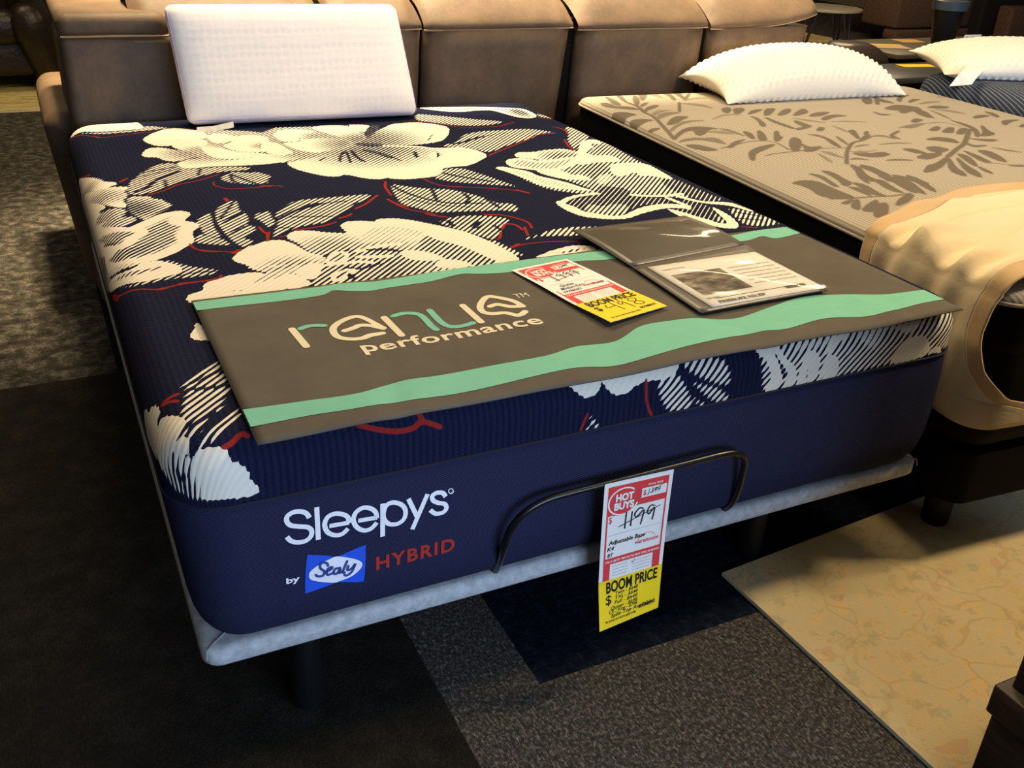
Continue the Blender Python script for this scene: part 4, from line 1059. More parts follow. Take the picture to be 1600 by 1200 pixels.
def sheet(name, q, z, th, mat, par, wav=.0, nx=16, ny=12):
    A, B, C_, D_ = [np.array(p, float) for p in q]     # near-left, near-right, far-right, far-left
    top = []; bot = []
    for i in range(nx+1):
        for j in range(ny+1):
            s = i/nx; t = j/ny
            p = A*(1-s)*(1-t)+B*s*(1-t)+C_*s*t+D_*(1-s)*t
            zz = z(p[0], p[1], s, t)
            top.append((p[0], p[1], zz)); bot.append((p[0], p[1], zz-th))
    n = len(top); Fq = grid_faces(nx+1, ny+1); ix = lambda i, j: i*(ny+1)+j
    rg = [ix(i, 0) for i in range(nx+1)]+[ix(nx, j) for j in range(1, ny+1)]+[ix(i, ny) for i in range(nx-1, -1, -1)]+[ix(0, j) for j in range(ny-1, 0, -1)]
    Fs = [(rg[k], n+rg[k], n+rg[(k+1) % len(rg)], rg[(k+1) % len(rg)]) for k in range(len(rg))]
    if th <= 0: return mesh(name, top, Fq, mat, par)
    return fix_normals(mesh(name, top+bot, Fq+[tuple(k+n for k in reversed(f)) for f in Fq]+Fs, mat, par))
zl = lambda x, y, s, t: .6785+.0012*math.sin(s*3)
def zu(x, y, s, t): return .6788+.006*math.sin(t*PI)*(.6+.4*s)+.004*t
LOWQ = [(.953, .128), (1.255, .136), (1.268, .405), (.959, .372)]
UPQ = [(.960, .376), (1.2685, .409), (1.253, .610), (.950, .602)]
sheet('lower_panel', LOWQ, zl, .002, M_SLEEVE, hold)
sheet('upper_panel', UPQ, zu, .002, M_SLEEVE, hold)
e = MB(); e.tube([(.952, .127, .6775), (.956, .25, .6775), (.9585, .373, .678), (.949, .49, .6848), (.949, .602, .6818)], .0021, 6)
e.tube([(.949, .602, .6818), (1.1, .607, .6823), (1.253, .611, .6818)], .0016, 6)
e.tube([(.952, .127, .6775), (1.1, .131, .6782), (1.255, .135, .6775)], .0014, 6).build('edge_binding', M_TRIM, hold)
inset = lambda q, d: [(q[0][0]+d, q[0][1]+d), (q[1][0]-d, q[1][1]+d), (q[2][0]-d, q[2][1]-d*1.4), (q[3][0]+d, q[3][1]-d*1.4)]
wr = lambda s, t: .0012*math.sin(9*s+7*t)*math.sin(PI*s)*math.sin(PI*t)+.0025*math.sin(PI*s)*math.sin(PI*t)
sheet('clear_window', inset(UPQ, .012), lambda x, y, s, t: zu(x, y, s, .06+.88*t)+.0012+wr(s, t), 0, M_CLEAR, hold, nx=40, ny=30)
sheet('clear_window', [(.975, .131), (1.262, .138), (1.262, .365), (.978, .360)], lambda x, y, s, t: .6814+wr(s, t)*1.3, 0, M_CLEAR, hold, nx=40, ny=30)
lf = empty('leaflet', (1.12, .25, .678), 'printed white leaflet slipped into the clear pocket of the vinyl document holder', 'leaflet')
LQ = [(.983, .137), (1.256, .142), (1.256, .358), (.983, .356)]
zt = lambda x, y, s, t: .6800+.0006*math.sin(3*s)
sheet('paper', LQ, zt, .0004, M_CARD, lf)
def onleaf(h):
    A, B, C_, D_ = [Vector((*p, 0)) for p in LQ]
    def g(u, v):
        p = A*(1-u)*(1-v)+B*u*(1-v)+C_*u*v+D_*(1-u)*v
        return (p.x, p.y, zt(0, 0, u, v)+h)
    return g
M_PHOTO = NT('printed_photograph'); M_PHOTO.base(M_PHOTO.ramp(M_PHOTO.noise(M_PHOTO.coord('Object', (1, 2, 1)), 22, 4), [(.35, rgb(70, 64, 58)), (.5, rgb(120, 110, 98)), (.65, rgb(178, 166, 146))]), .5); M_PHOTO = M_PHOTO.m
flat('photograph', [rect(.07, .24, .50, .74)], onleaf(.0004), M_PHOTO, lf)
flat('printed_text', [text2d('Lumbar Air Series', .07, .26, .86, .035), rect(.12, .14, .86, .15), text2d('hybrid comfort', .05, .16, .15, .04), text2d('PRESSURE RELIEF', .1, .5, .045, .05, bold=.02), rect(.72, .10, .9, .155)]+[text2d('comfort layers and cool touch', .56, .95, y, .03) for y in (.30, .38, .46, .54, .62, .70)], onleaf(.0006), plain('grey_text', rgb(104, 98, 90), .6), lf)

# ------------------------------------------------------------------ white foam pillow leaning on the sofa
def mat_pillow(name, a, b, dots=True):
    k = NT(name); co = k.coord()
    c = k.mix(k.noise(co, 14, 3), a, b)
    if dots:
        v = k.n('ShaderNodeTexVoronoi'); v.inputs['Scale'].default_value = 46; v.inputs['Randomness'].default_value = .25; k.l(co, v.inputs['Vector'])
        dd = k.math('LESS_THAN', v.outputs['Distance'], .27)
        c = k.mix(k.math('MULTIPLY', dd, .10), c, rgb(170, 168, 186)); k.bump(v.outputs['Distance'], .25, .003)
    k.base(c, .8, .25); k.b.inputs['Sheen Weight'].default_value = .15; return k.m
M_FOAM = mat_pillow('white_pillow_knit', rgb(222, 218, 216), rgb(234, 229, 226))
pw = empty('pillow', (.68, 1.88, .664), 'smooth white rectangular foam pillow propped upright against the brown sofa', 'pillow')
PB_L, PB_R, PT_R, PT_L = Vector((.335, 1.875, .672)), Vector((1.05, 1.84, .672)), Vector((1.03, 1.99, .992)), Vector((.316, 1.99, .996))
PN = (PB_R-PB_L).cross(PT_L-PB_L).normalized()
if PN.y > 0: PN = -PN
def pil1(u, v):
    s = (u+1)/2; t = (v+1)/2
    return PB_L*(1-s)*(1-t)+PB_R*s*(1-t)+PT_R*s*t+PT_L*(1-s)*t
def pillow_mesh(fpos, nrm, th, nu, nv, expo=(7, 7, .42), rc=.12, asp=2.0, back=1.0, bumpf=None):
    V = []
    us = np.sin(np.linspace(-PI/2, PI/2, nu)); vs = np.sin(np.linspace(-PI/2, PI/2, nv))
    for side in (1, -1):
        for u in us:
            for v in vs:
                # round the outline corners
                uu, vv = u, v
                au, av = abs(u), abs(v)
                cu, cv_ = 1-rc/asp, 1-rc
                if au > cu and av > cv_:
                    a = (au-cu)/(1-cu); b = (av-cv_)/(1-cv_); m = max(a, b); nrmv = math.hypot(a, b)
                    if nrmv > 0:
                        a, b = a*m/nrmv, b*m/nrmv
                    uu = math.copysign(cu+a*(1-cu), u); vv = math.copysign(cv_+b*(1-cv_), v)
                p = fpos(uu, vv)
                k = ((1-au**expo[0])*(1-av**expo[1]))**expo[2]
                hh = th*k*(1 if side > 0 else back)
                q = Vector(p)+nrm*(hh*side)
                if bumpf: q += nrm*side*bumpf(u, v)*min(1, k*3)
                V.append(q)
    n = nu*nv; Fq = grid_faces(nu, nv)
    return V, Fq+[tuple(k+n for k in reversed(f)) for f in Fq]
def weld(o, d=.0004):
    bm = bmesh.new(); bm.from_mesh(o.data); bmesh.ops.remove_doubles(bm, verts=bm.verts, dist=d)
    bmesh.ops.recalc_face_normals(bm, faces=bm.faces); bm.to_mesh(o.data); bm.free()
    return o
V, F = pillow_mesh(pil1, PN, .055, 50, 34, (9, 7, .40), .14, 2.0)
weld(mesh('cushion', V, F, M_FOAM, pw))
M_LILAC = plain('lilac_piping', rgb(196, 176, 226), .7)
pp = []
for k in range(0, 121):
    u = -1+2*k/120
    pp.append(pil1(u*.975, -1+.02+.0)+PN*(.0545*((1-abs(u*.975)**9)*(1-.955**7))**.40))
pb = MB().tube([Vector(p)+Vector((0, 0, .004)) for p in pp[2:-2]], .0016, 6)
for sgn in (-1, 1):
    pb.tube([pil1(.985*sgn, v)+PN*(.0545*((1-.985**9)*(1-abs(v)**7))**.40) for v in np.linspace(-.93, .9, 30)], .0014, 6)
pb.build('piping', M_LILAC, pw)
M_LABEL = plain('care_label', rgb(232, 222, 200), .7)
lb = [(.352, 1.842, .6665), (.395, 1.79, .6665), (.452, 1.822, .683), (.452, 1.842, .699), (.395, 1.812, .6805), (.352, 1.855, .681)]
V = [(.348, 1.80, .6665), (.396, 1.797, .6665), (.455, 1.802, .674), (.455, 1.806, .6905), (.396, 1.801, .6815), (.348, 1.804, .6805)]
mesh('care_label', V, [(0, 1, 4, 5), (1, 2, 3, 4)], M_LABEL, pw, smooth=False)

# ------------------------------------------------------------------ brown sofa behind the beds
def mat_suede():
    k = NT('brown_suede_leather'); co = k.coord()
    f = k.math('ADD', k.math('MULTIPLY', k.noise(co, 7, 4, .6), .7), k.math('MULTIPLY', k.noise(co, 60, 4, .7), .3))
    k.base(k.ramp(f, [(.3, rgb(70, 56, 42)), (.5, rgb(88, 71, 54)), (.7, rgb(106, 86, 66))]), .62, .3)
    k.bump(k.noise(k.coord('Object', (1, 1, .35)), 26, 4, .6), .35, .006); return k.m
M_SUEDE = mat_suede()
M_SEAM = plain('tan_seam', rgb(150, 122, 92), .7)
SY = 2.068
sofa = empty('sectional_sofa', (1.45, 2.5, 0), 'long brown suede sofa whose back stands along the heads of the beds', 'sofa')
def panel(name, x0t, x1t, x0b, x1b, ztop, y=SY, dep=.10, bulge=.012):
    nu, nv = 18, 14; V = []
    for i in range(nu+1):
        for j in range(nv+1):
            s = i/nu; t = j/nv
            x = (x0b+(x1b-x0b)*s)*(1-t)+(x0t+(x1t-x0t)*s)*t
            z = .06+(ztop-.06)*t
            ed = (1-abs(2*s-1)**8)
            V.append((x, y+.02*(1-ed)-bulge*ed*(.4+.6*t), z))
    n = len(V); V += [(p[0], y+dep, p[2]) for p in V[:n]]
    Fq = grid_faces(nu+1, nv+1); ix = lambda i, j: i*(nv+1)+j
    rg = [ix(i, 0) for i in range(nu+1)]+[ix(nu, j) for j in range(1, nv+1)]+[ix(i, nv) for i in range(nu-1, -1, -1)]+[ix(0, j) for j in range(nv-1, 0, -1)]
    Fs = [(rg[k], n+rg[k], n+rg[(k+1) % len(rg)], rg[(k+1) % len(rg)]) for k in range(len(rg))]
    return fix_normals(mesh(name, V, Fq+[tuple(k+n for k in reversed(f)) for f in Fq]+Fs, M_SUEDE, sofa))
def headpad(name, x0, x1, z0, ztop=1.10, y=SY, lean=0.0, drop=(0, 0), seed=1):
    """soft upper back pad rolling backwards over the top, pinched at both ends"""
    rnd = random.Random(seed); ph = [rnd.uniform(0, 6.28) for _ in range(4)]
    nu, nv = 40, 22; V = []
    prof = spline([(y-.004, 0), (y-.012, .010), (y-.006, .024), (y+.018, .046), (y+.06, .078), (y+.115, .108), (y+.18, .125), (y+.25, .12), (y+.30, .10), (y+.30, 0)], 3)
    m = len(prof)
    for i in range(nu+1):
        s = i/nu; x = x0+(x1-x0)*s
        e = 1-abs(2*s-1)**7
        for j in range(m):
            yy, zz = prof[j]; f = j/(m-1)
            inwd = (1-e)*.055
            yc = y+.13; 
            wr = .006*math.sin(30*s+ph[0]+6*f)*math.exp(-((s-.04)/.10)**2)+.006*math.sin(34*s+ph[1]-5*f)*math.exp(-((s-.96)/.10)**2)+.0022*math.sin(11*s+ph[2])*math.sin(7*f+ph[3])
            wr *= min(1, 3*f)
            base_z = z0+drop[0]*(1-s)**3+drop[1]*s**3
            V.append((x, yy+(yc-yy)*inwd*2.2+wr, base_z+zz*(ztop-z0)/.20*(1-.35*(1-e))))
    o = mesh(name, V, grid_faces(nu+1, m), M_SUEDE, sofa)
    bm = bmesh.new(); bm.from_mesh(o.data); bmesh.ops.holes_fill(bm, edges=[e_ for e_ in bm.edges if len(e_.link_faces) == 1], sides=200)
    bmesh.ops.recalc_face_normals(bm, faces=bm.faces); bm.to_mesh(o.data); bm.free(); o.data.set_sharp_from_angle(angle=math.radians(50))
    seam = [(x0+(x1-x0)*i/40+0, y-.006+.012*abs(2*i/40-1)**7, z0+drop[0]*(1-i/40)**3+drop[1]*(i/40)**3) for i in range(41)]
    MB().tube(seam, .003, 6).build('seam', M_SEAM, o)
    return o
# low arm end at the left
MB().box((.025, SY-.004, .05), (.60, SY+.5, .905), .03, 4).build('arm_panel', M_SUEDE, sofa)
MB().box((.022, SY-.006, .895), (.335, SY+.62, .965), .032, 5).build('arm_cap', M_SUEDE, sofa)
MB().tube([(.03, SY-.004, .902), (.2, SY-.0075, .902), (.335, SY-.0075, .900)], .003, 6).build('seam', M_SEAM, sofa)
MB().box((-.055, SY+.16, .02), (.30, SY+.95, .655), .06, 5, xf=lambda p: (p.x+.07*max(0, (.5-p.z)/.5) if p.x < .1 else p.x, p.y, p.z)).build('arm_side', M_SUEDE, sofa)
panel('back_panel', .34, .585, .34, .58, .905)
panel('back_panel', .60, 1.155, .60, 1.12, .905)
panel('back_panel', 1.172, 1.735, 1.14, 1.635, .900)
panel('back_panel', 1.775, 2.335, 1.735, 2.30, .890)
panel('back_panel', 2.365, 2.86, 2.36, 2.74, .89)
headpad('back_pad', .235, .82, .905, 1.13, y=SY+.03, seed=2)
headpad('back_pad', .835, 1.155, .905, 1.12, seed=3)
headpad('back_pad', 1.165, 1.745, .900, 1.13, seed=4)
headpad('back_pad', 1.765, 2.345, .892, 1.13, seed=5)
headpad('back_pad', 2.36, 2.885, .885, 1.13, drop=(0, .05), seed=6)
MB().box((.30, SY+.16, .04), (2.82, SY+.95, .46), .04, 4).build('seat_base', M_SUEDE, sofa)
MB().box((.45, SY+.045, .05), (2.78, SY+.15, .93), .01).build('gap_shade_panel', plain('gap_shade_black', rgb(14, 12, 11), .9, .1), sofa)  # added dark panel; its black stands in for shade in the sofa gaps

# ------------------------------------------------------------------ second bed: tan leaf-patterned mattress on a black base
TH2 = math.radians(3.82); O2 = (1.592, -.02)
def B2(p):
    return Vector((O2[0]+p[0]*math.cos(TH2)+p[1]*math.sin(TH2), O2[1]-p[0]*math.sin(TH2)+p[1]*math.cos(TH2), p[2]))
W2, L2, T2 = 1.55, 2.03, .669
def mat_leafcover():
    k = NT('tan_leaf_knit'); D = attr(k, 'print_density'); u = attr(k, 'knit_u'); v = attr(k, 'knit_v')
    rib = k.math('MULTIPLY', k.math('ABSOLUTE', k.math('SUBTRACT', k.math('FRACT', k.math('MULTIPLY', u, 1/.0125)), .5)), 2.0)
    tan = k.mix(rib, rgb(136, 128, 116), rgb(178, 170, 154))
    lf_ = k.math('MULTIPLY', k.math('SUBTRACT', D, .15), 1.45, True)
    c = k.mix(lf_, tan, rgb(100, 92, 80))
    k.base(c, .8, .25)
    k.bump(k.math('ADD', k.math('MULTIPLY', rib, .4), k.math('MULTIPLY', D, -1.0)), .6, .003); return k.m
M_LEAF = mat_leafcover()
M_BLACKFAB = plain('black_velour', rgb(10, 10, 10), .7, .08, var=.2, vs=12)
m2 = empty('mattress', B2((W2/2, L2/2, .30)), 'tan leaf patterned mattress with a black side band beside the floral mattress', 'mattress')
cover('quilted_cover', W2, L2, T2, .649, .07, .02, .0045, LEAFPRINT, .008, M_LEAF, m2, B2, crown=.004, grow=.0042, rounds=1)
loops('side_band', [(.004, .648), (.004, .625), (-.002, .575), (.004, .545), (.008, .538), (-.004, .50), (-.004, .46), (.006, .42), (.0, .40), (-.002, .36), (.012, .32), (.04, .30)], W2, L2, .07, M_BLACKFAB, m2, B2)
lp = [B2(q) for q in rr_loop(W2, L2, .07, .001, .6485)]
MB().tube(lp+[lp[0]], .0045, 8, False).build('piping', plain('tan_piping', rgb(178, 166, 146), .7), m2)
b2 = empty('bed_base', B2((W2/2, L2/2, 0)), 'black bed base under the tan leaf patterned mattress', 'bed base')
loops('box_frame', [(.02, .299), (.01, .296), (.01, .17), (.02, .165)], W2, L2, .06, M_BLACKFAB, b2, B2, cap_top=True)
for x, y in ((.15, .15), (1.4, .15), (.15, 1.88), (1.4, 1.88)):
    c = B2((x, y, 0)); z_ = .0095 if y < 1 else .0005
    MB().lathe([(.03, 0), (.032, .005), (.035, .166-z_)], (c.x, c.y, z_), 20).build('leg', M_BLACKPLASTIC, b2)

# ------------------------------------------------------------------ cream throw draped over the near corner of the second bed
def mat_throw(name, a, b):
    k = NT(name); co = k.coord()
    k.base(k.mix(k.noise(co, 6, 3), a, b), .75, .3); k.b.inputs['Sheen Weight'].default_value = .3
    k.bump(k.noise(co, 90, 4, .6), .3, .003); return k.m
M_THROW = mat_throw('cream_throw', rgb(214, 192, 150), rgb(226, 206, 166))
M_HEM = mat_throw('tan_hem', rgb(190, 156, 108), rgb(204, 170, 122))
FARX = [-.30, -.12, .0, .095, .30, .47, .77, 1.5]; FARY = [.33, .36, .41, .455, .55, .62, .645, .63]
NEARX = [-.27, -.24, -.20, -.14, -.06, 0., .13, .5, 1.5]; NEARY = [-.34, -.22, -.08, -.02, .012, .02, .035, .0, -.03]
def throw_point(s, t):
    """s: 0 far right on top .. 1 lowest hem at the left; t: 0 near (foot) edge .. 1 far edge"""
    S0 = 1.40; a = s*(S0+.27); w = S0-a            # w: distance from the mattress edge, negative once hanging
    near = float(np.interp(w, NEARX, NEARY)); far = float(np.interp(w, FARX, FARY))
    near += .006*math.sin(a*22); far += .008*math.sin(a*14+1)
    y = near+(far-near)*t
    ph = y-.30*max(0, w)                             # creases fan out over the top from the hanging side
    fold = .55*math.sin(ph*52+.6)+.30*math.sin(ph*87+2.1+2*w)+.35*math.sin(ph*27+1.0)
    hang = max(0.0, -w)
    fold *= min(1, max(0, (y-.01)/.12))
    if w > 0:
        edge = math.exp(-(w/.22)**2); far_ed = math.exp(-(w/.7)**2)
        x = w; z = .6825+.046*edge*max(0, .35+.65*fold)+.010*far_ed*(.6+.5*math.sin(ph*30+3*w))+.004*math.sin(w*14+y*9)
        z += .016*math.exp(-((y-.16-.34*w)/.022)**2)*min(1, w*5)+.014*math.exp(-((y-.33-.22*w)/.024)**2)*min(1, w*5)+.012*math.exp(-((y-.05-.5*w)/.028)**2)*min(1, w*5)
        z += .012*math.exp(-((y-.47-.10*w)/.02)**2)*min(1, w*5)
        if w < .05: z -= .014*(1-w/.05)**2
    else:
        q = min(1, hang/.05)
        x = max(-.066, -.026*math.sin(q*PI/2)-.036*min(1, hang/.09)*(.45+.55*fold)-.02*hang)
        z = .669-.045*(1-math.cos(q*PI/2))-max(0, hang-.03)*.95+.020*max(0, .5+.6*fold)*(1-q)
        x = min(x, -.014)
        if y < .02:                                  # wraps round the corner of the mattress
            Lw = .02-y; RW = .06
            if Lw < RW*PI/2:
                y = .02-RW*math.sin(Lw/RW); x += RW*(1-math.cos(Lw/RW))
            else:
                y = .02-RW-.05*(Lw-RW*PI/2); x += RW+(Lw-RW*PI/2)
    return B2((x, y, z))
NS, NTT = 150, 90
V = [throw_point(i/NS, j/NTT) for i in range(NS+1) for j in range(NTT+1)]
allf = grid_faces(NS+1, NTT+1)
hemf = []; bodyf = []
for f in allf:
    i, j = divmod(f[0], NTT+1)
    (hemf if (j < 9 or j >= NTT-9) else bodyf).append(f)
thr = empty('throw_blanket', B2((.5, .25, .66)), 'cream throw with a tan hem draped over the near corner of the leaf patterned mattress', 'blanket')
def submesh(name, fs, m):
    used = sorted({k for f in fs for k in f}); mp = {k: n for n, k in enumerate(used)}
    o = mesh(name, [V[k] for k in used], [[mp[k] for k in f] for f in fs], m, thr)
    md = o.modifiers.new('thickness', 'SOLIDIFY'); md.thickness = .005; md.offset = 1
    return o
submesh('cloth', bodyf, M_THROW); submesh('hem', hemf, M_HEM)
def on_throw(x, y):
    p = B2((x, y, 0))
    return Vector((p.x, p.y, max(q.z for q in V if abs(q.x-p.x) < .05 and abs(q.y-p.y) < .05)+.012))
ct = [on_throw(.60, .53), on_throw(.74, .54), on_throw(.755, .34), on_throw(.615, .33)]
t3 = empty('price_tag', B2((.67, .47, .684)), 'red and white price tag lying on the cream throw at the right edge', 'price tag')
fm3 = bilerp([tuple(c) for c in ct])
mesh('card', [fm3(0)(*p) for p in gridrect(0, 0, 138, 200, 3, 3)[0]], gridrect(0, 0, 138, 200, 3, 3)[1], M_CARD, t3, smooth=False)
flat('red_print', [rect(8, 9, 130, 70), rect(8, 150, 130, 190)], fm3(.0006), M_TAGRED, t3)

# ------------------------------------------------------------------ quilted pillows
M_QUILT = mat_pillow('white_quilted_knit', rgb(226, 220, 206), rgb(236, 231, 218), False)
def quilt_bump(n1_, n2_, amp):
    return lambda u, v: amp*(abs(math.sin(u*n1_*PI/2+v*n2_*PI/2))*abs(math.sin(u*n1_*PI/2-v*n2_*PI/2))*2-.7)
def quilted(c, hw, hd, th, rot, label, nm=170, tilt=.10, sag=.042):
    root = empty('pillow', c, label, 'pillow')
    cr, sr = math.cos(rot), math.sin(rot)
    def fp(u, v):
        # outline bows inward between pointed corners
        x = hw*u*(1-.05*(1-v*v)*abs(u)**3); y = hd*v*(1-.06*(1-u*u)*abs(v)**3)
        return Vector((c[0]+x*cr-y*sr, c[1]+x*sr+y*cr, c[2]+th*.50+hd*.5*tilt+math.sin(tilt)*y-sag*u*u*v*v))
    V, F = pillow_mesh(fp, Vector((0, 0, 1)), th, nm, 96, (2.3, 2.6, .60), .05, hw/hd, back=.95, bumpf=quilt_bump(27, 13, .0058))
    zmin = c[2]+.001
    V = [Vector((p.x, p.y, max(p.z, zmin))) for p in V]
    weld(mesh('cushion', V, F, M_QUILT, root)); 
    sm_ = [fp(u, -1)+Vector((0, .004, 0)) for u in np.linspace(-.96, .96, 40)]
    MB().tube([(p.x, p.y, p.z) for p in sm_], .0018, 6).build('seam', M_QUILT, root)
    return root
p2 = quilted((2.64, 1.868, .672), .43, .175, .108, -.035, 'white quilted pillow lying on the tan leaf patterned mattress')
V = [(2.352, 1.800, .728), (2.408, 1.792, .730), (2.402, 1.760, .692), (2.350, 1.768, .690)]
mesh('care_label', V, [(0, 1, 2, 3)], M_LABEL, p2, smooth=False)
V = [(2.330, 1.745, .660), (2.44, 1.735, .660), (2.45, 1.77, .664), (2.33, 1.785, .668)]
mesh('corner_label', V, [(0, 1, 2, 3)], plain('clear_label', rgb(222, 216, 204), .4), p2, smooth=False)

# ------------------------------------------------------------------ third bed: blue striped mattress
def mat_bluestripe():
    k = NT('blue_striped_knit'); sep = k.n('ShaderNodeSeparateXYZ'); k.l(k.coord(), sep.inputs[0])
    s = k.math('FRACT', k.math('MULTIPLY', k.math('ADD', k.math('ADD', k.math('MULTIPLY', sep.outputs[0], -2.14), sep.outputs[1]), k.math('MULTIPLY', sep.outputs[2], -1.6)), 1/.036))
    k.base(k.mix(k.math('LESS_THAN', s, .26), rgb(44, 54, 76), rgb(116, 124, 134)), .8, .25)
    k.bump(s, .3, .002); return k.m
m3 = empty('mattress', (4.10, .95, .30), 'navy and grey striped mattress at the far right edge under a quilted pillow', 'mattress')
loops('striped_cover', [(.12, .722), (.07, .718), (.03, .705), (.008, .68), (.0, .65), (.002, .56), (.0, .42), (.01, .33), (.04, .302)], 1.52, 2.0, .14, mat_bluestripe(), m3, lambda p: (p[0]+3.335, p[1]-.06, p[2]), cap_top=True)
b3 = empty('bed_base', (4.10, .95, 0), 'black bed base under the navy striped mattress', 'bed base')
MB().box((3.36, -.03, .12), (4.83, 1.9, .30), .02).build('box_frame', M_BLACKFAB, b3)
for x, y in ((3.5, .1), (4.7, .1), (3.5, 1.8), (4.7, 1.8)): MB().lathe([(.03, 0), (.035, .125)], (x, y, 0), 16).build('leg', M_BLACKPLASTIC, b3)
p3 = quilted((3.77, 1.71, .724), .45, .19, .085, -.40, 'white quilted pillow with a long white tag on the navy striped mattress', sag=.016)
V = []
for i in range(9):
    t = i/8
    V += [(3.36-.20*t, 1.665-.095*t, .782-.056*t+.012*math.sin(PI*t)), (3.44-.145*t, 1.635-.055*t, .778-.052*t+.012*math.sin(PI*t))]
mesh('care_label', V, [(2*i, 2*i+1, 2*i+3, 2*i+2) for i in range(8)], plain('white_satin_label', rgb(236, 230, 224), .5), p3)

# ------------------------------------------------------------------ dark cabinet at the lower right
M_ESPRESSO = NT('espresso_wood'); _co = M_ESPRESSO.coord('Object', (1, 1, 8))
M_ESPRESSO.base(M_ESPRESSO.ramp(M_ESPRESSO.noise(_co, 12, 4), [(.35, rgb(44, 32, 24)), (.65, rgb(66, 50, 38))]), .45, .4); M_ESPRESSO = M_ESPRESSO.m
cab = empty('cabinet', (1.6, -.75, .009), 'dark brown wooden cabinet standing on the beige rug at the lower right corner', 'cabinet')
MB().box((1.163, -.98, .10), (2.05, -.502, .92), .004).build('body', M_ESPRESSO, cab)
MB().box((1.141, -1.0, .205), (2.07, -.488, .262), .004).build('waist_moulding', M_ESPRESSO, cab)
MB().box((1.150, -.99, .0095), (2.06, -.495, .20), .004).build('plinth', M_ESPRESSO, cab)
MB().box((1.14, -1.0, .92), (2.08, -.485, .95), .006).build('top', M_ESPRESSO, cab)
for z0, z1 in ((.29, .59), (.60, .90)):
    d = MB().box((1.2, -.515, z0), (2.02, -.497, z1), .004).build('drawer', M_ESPRESSO, cab)
    k = MB().tube([(1.61, -.497, (z0+z1)/2), (1.61, -.478, (z0+z1)/2)], [.006, .013], 12).build('knob', M_BLACKMETAL, d)

# ------------------------------------------------------------------ dark leather recliner in the far left corner
M_LEATHER = NT('black_brown_leather'); _co = M_LEATHER.coord()
M_LEATHER.base(M_LEATHER.mix(M_LEATHER.noise(_co, 5, 4), rgb(26, 18, 13), rgb(44, 31, 23)), .38, .5)
M_LEATHER.bump(M_LEATHER.noise(_co, 14, 4, .6), .5, .02); M_LEATHER = M_LEATHER.m
rc = empty('recliner', (-.45, 6.6, 0), 'dark brown leather recliner standing on the striped rug in the far left corner', 'recliner')
RX = -.10
def loft(secs, n=24):
    """stack of rounded sections (cx, cy, z, hx, hy)"""
    V = []
    for cx, cy, z, hx, hy in secs:
        for k in range(n):
            a = 2*PI*k/n; c, s = math.cos(a), math.sin(a)
            V.append((cx+hx*math.copysign(abs(c)**.55, c), cy+hy*math.copysign(abs(s)**.55, s), z))
    F = [(i*n+k, i*n+(k+1) % n, (i+1)*n+(k+1) % n, (i+1)*n+k) for i in range(len(secs)-1) for k in range(n)]
    F += [list(range(n))[::-1], list(range((len(secs)-1)*n, len(secs)*n))]
    return V, F
for sx, cx in ((1, .04), (-1, -.98)):
    V, F = loft([(cx+.03*sx, 6.52, .012, .10, .46), (cx+.02*sx, 6.52, .10, .105, .47), (cx-.02*sx, 6.5, .26, .12, .5), (cx-.05*sx, 6.48, .38, .13, .52), (cx-.05*sx, 6.48, .46, .135, .52), (cx-.05*sx, 6.48, .53, .11, .50), (cx-.05*sx, 6.48, .555, .06, .46)])
    fix_normals(mesh('arm', V, F, M_LEATHER, rc))
MB().box((-.92, 6.1, .10), (.0, 6.95, .34), .05, 4).build('base', M_LEATHER, rc)
MB().box((-.90, 6.02, .30), (-.06, 6.75, .52), .08, 5).build('seat', M_LEATHER, rc)
for k in range(3):
    MB().box((-.90, 6.70+.02*k, .46+.22*k), (-.06, 6.98+.05*k, .72+.22*k), .10, 5).build('back_cushion', M_LEATHER, rc)
tb = empty('toss_pillow', (-.02, 6.25, .55), 'dark shiny cushion lying on the arm of the dark leather recliner', 'cushion')
V, F = pillow_mesh(lambda u, v: Vector((-.14+.23*u, 6.28+.2*v, .665+.03*u)), Vector((0, -.25, .97)).normalized(), .085, 40, 30, (3, 3, .55), .1, 1.1, bumpf=lambda u, v: .006*math.sin(14*u+3*v)*math.sin(9*v))
weld(mesh('cushion', V, F, M_LEATHER, tb))

# ------------------------------------------------------------------ background on the right
M_TABLETOP = plain('grey_table_top', rgb(150, 142, 128), .35, .5, var=.06)
M_PURPLEMETAL = plain('dark_purple_metal', rgb(30, 18, 40), .4, .5)
st = empty('side_table', (7.1, 6.55, .0105), 'small round side table with dark hairpin legs behind the right end of the sofa', 'table')
MB().lathe([(.30, .400), (.345, .404), (.35, .415), (.345, .428), (.32, .43)], (7.1, 6.55, 0), 40).build('table_top', M_TABLETOP, st)
for a in (.3, 1.87, 3.44, 5.0):
    cx, cy = 7.1+.24*math.cos(a), 6.55+.24*math.sin(a); fx, fy = 7.1+.31*math.cos(a), 6.55+.31*math.sin(a)
    tx, ty = -math.sin(a)*.06, math.cos(a)*.06
    MB().tube([(cx+tx, cy+ty, .402), (fx+tx*.12, fy+ty*.12, .03), (fx, fy, .025), (fx-tx*.12, fy-ty*.12, .03), (cx-tx, cy-ty, .402)], .014, 8).build('hairpin_leg', M_PURPLEMETAL, st)
M_BROWNFAB = mat_heather('brown_tweed', rgb(70, 52, 40), rgb(98, 76, 60))
M_DARKFAB = plain('dark_charcoal_fabric', rgb(26, 21, 20), .8, .2)
ds = empty('sofa', (9.3, 6.8, 0), 'dark sofa with brown tweed lower front in the far right background', 'sofa')
def far(name, px0, px1, m, b=.03): MB().box(px0, px1, b, 3).build(name, m, ds)
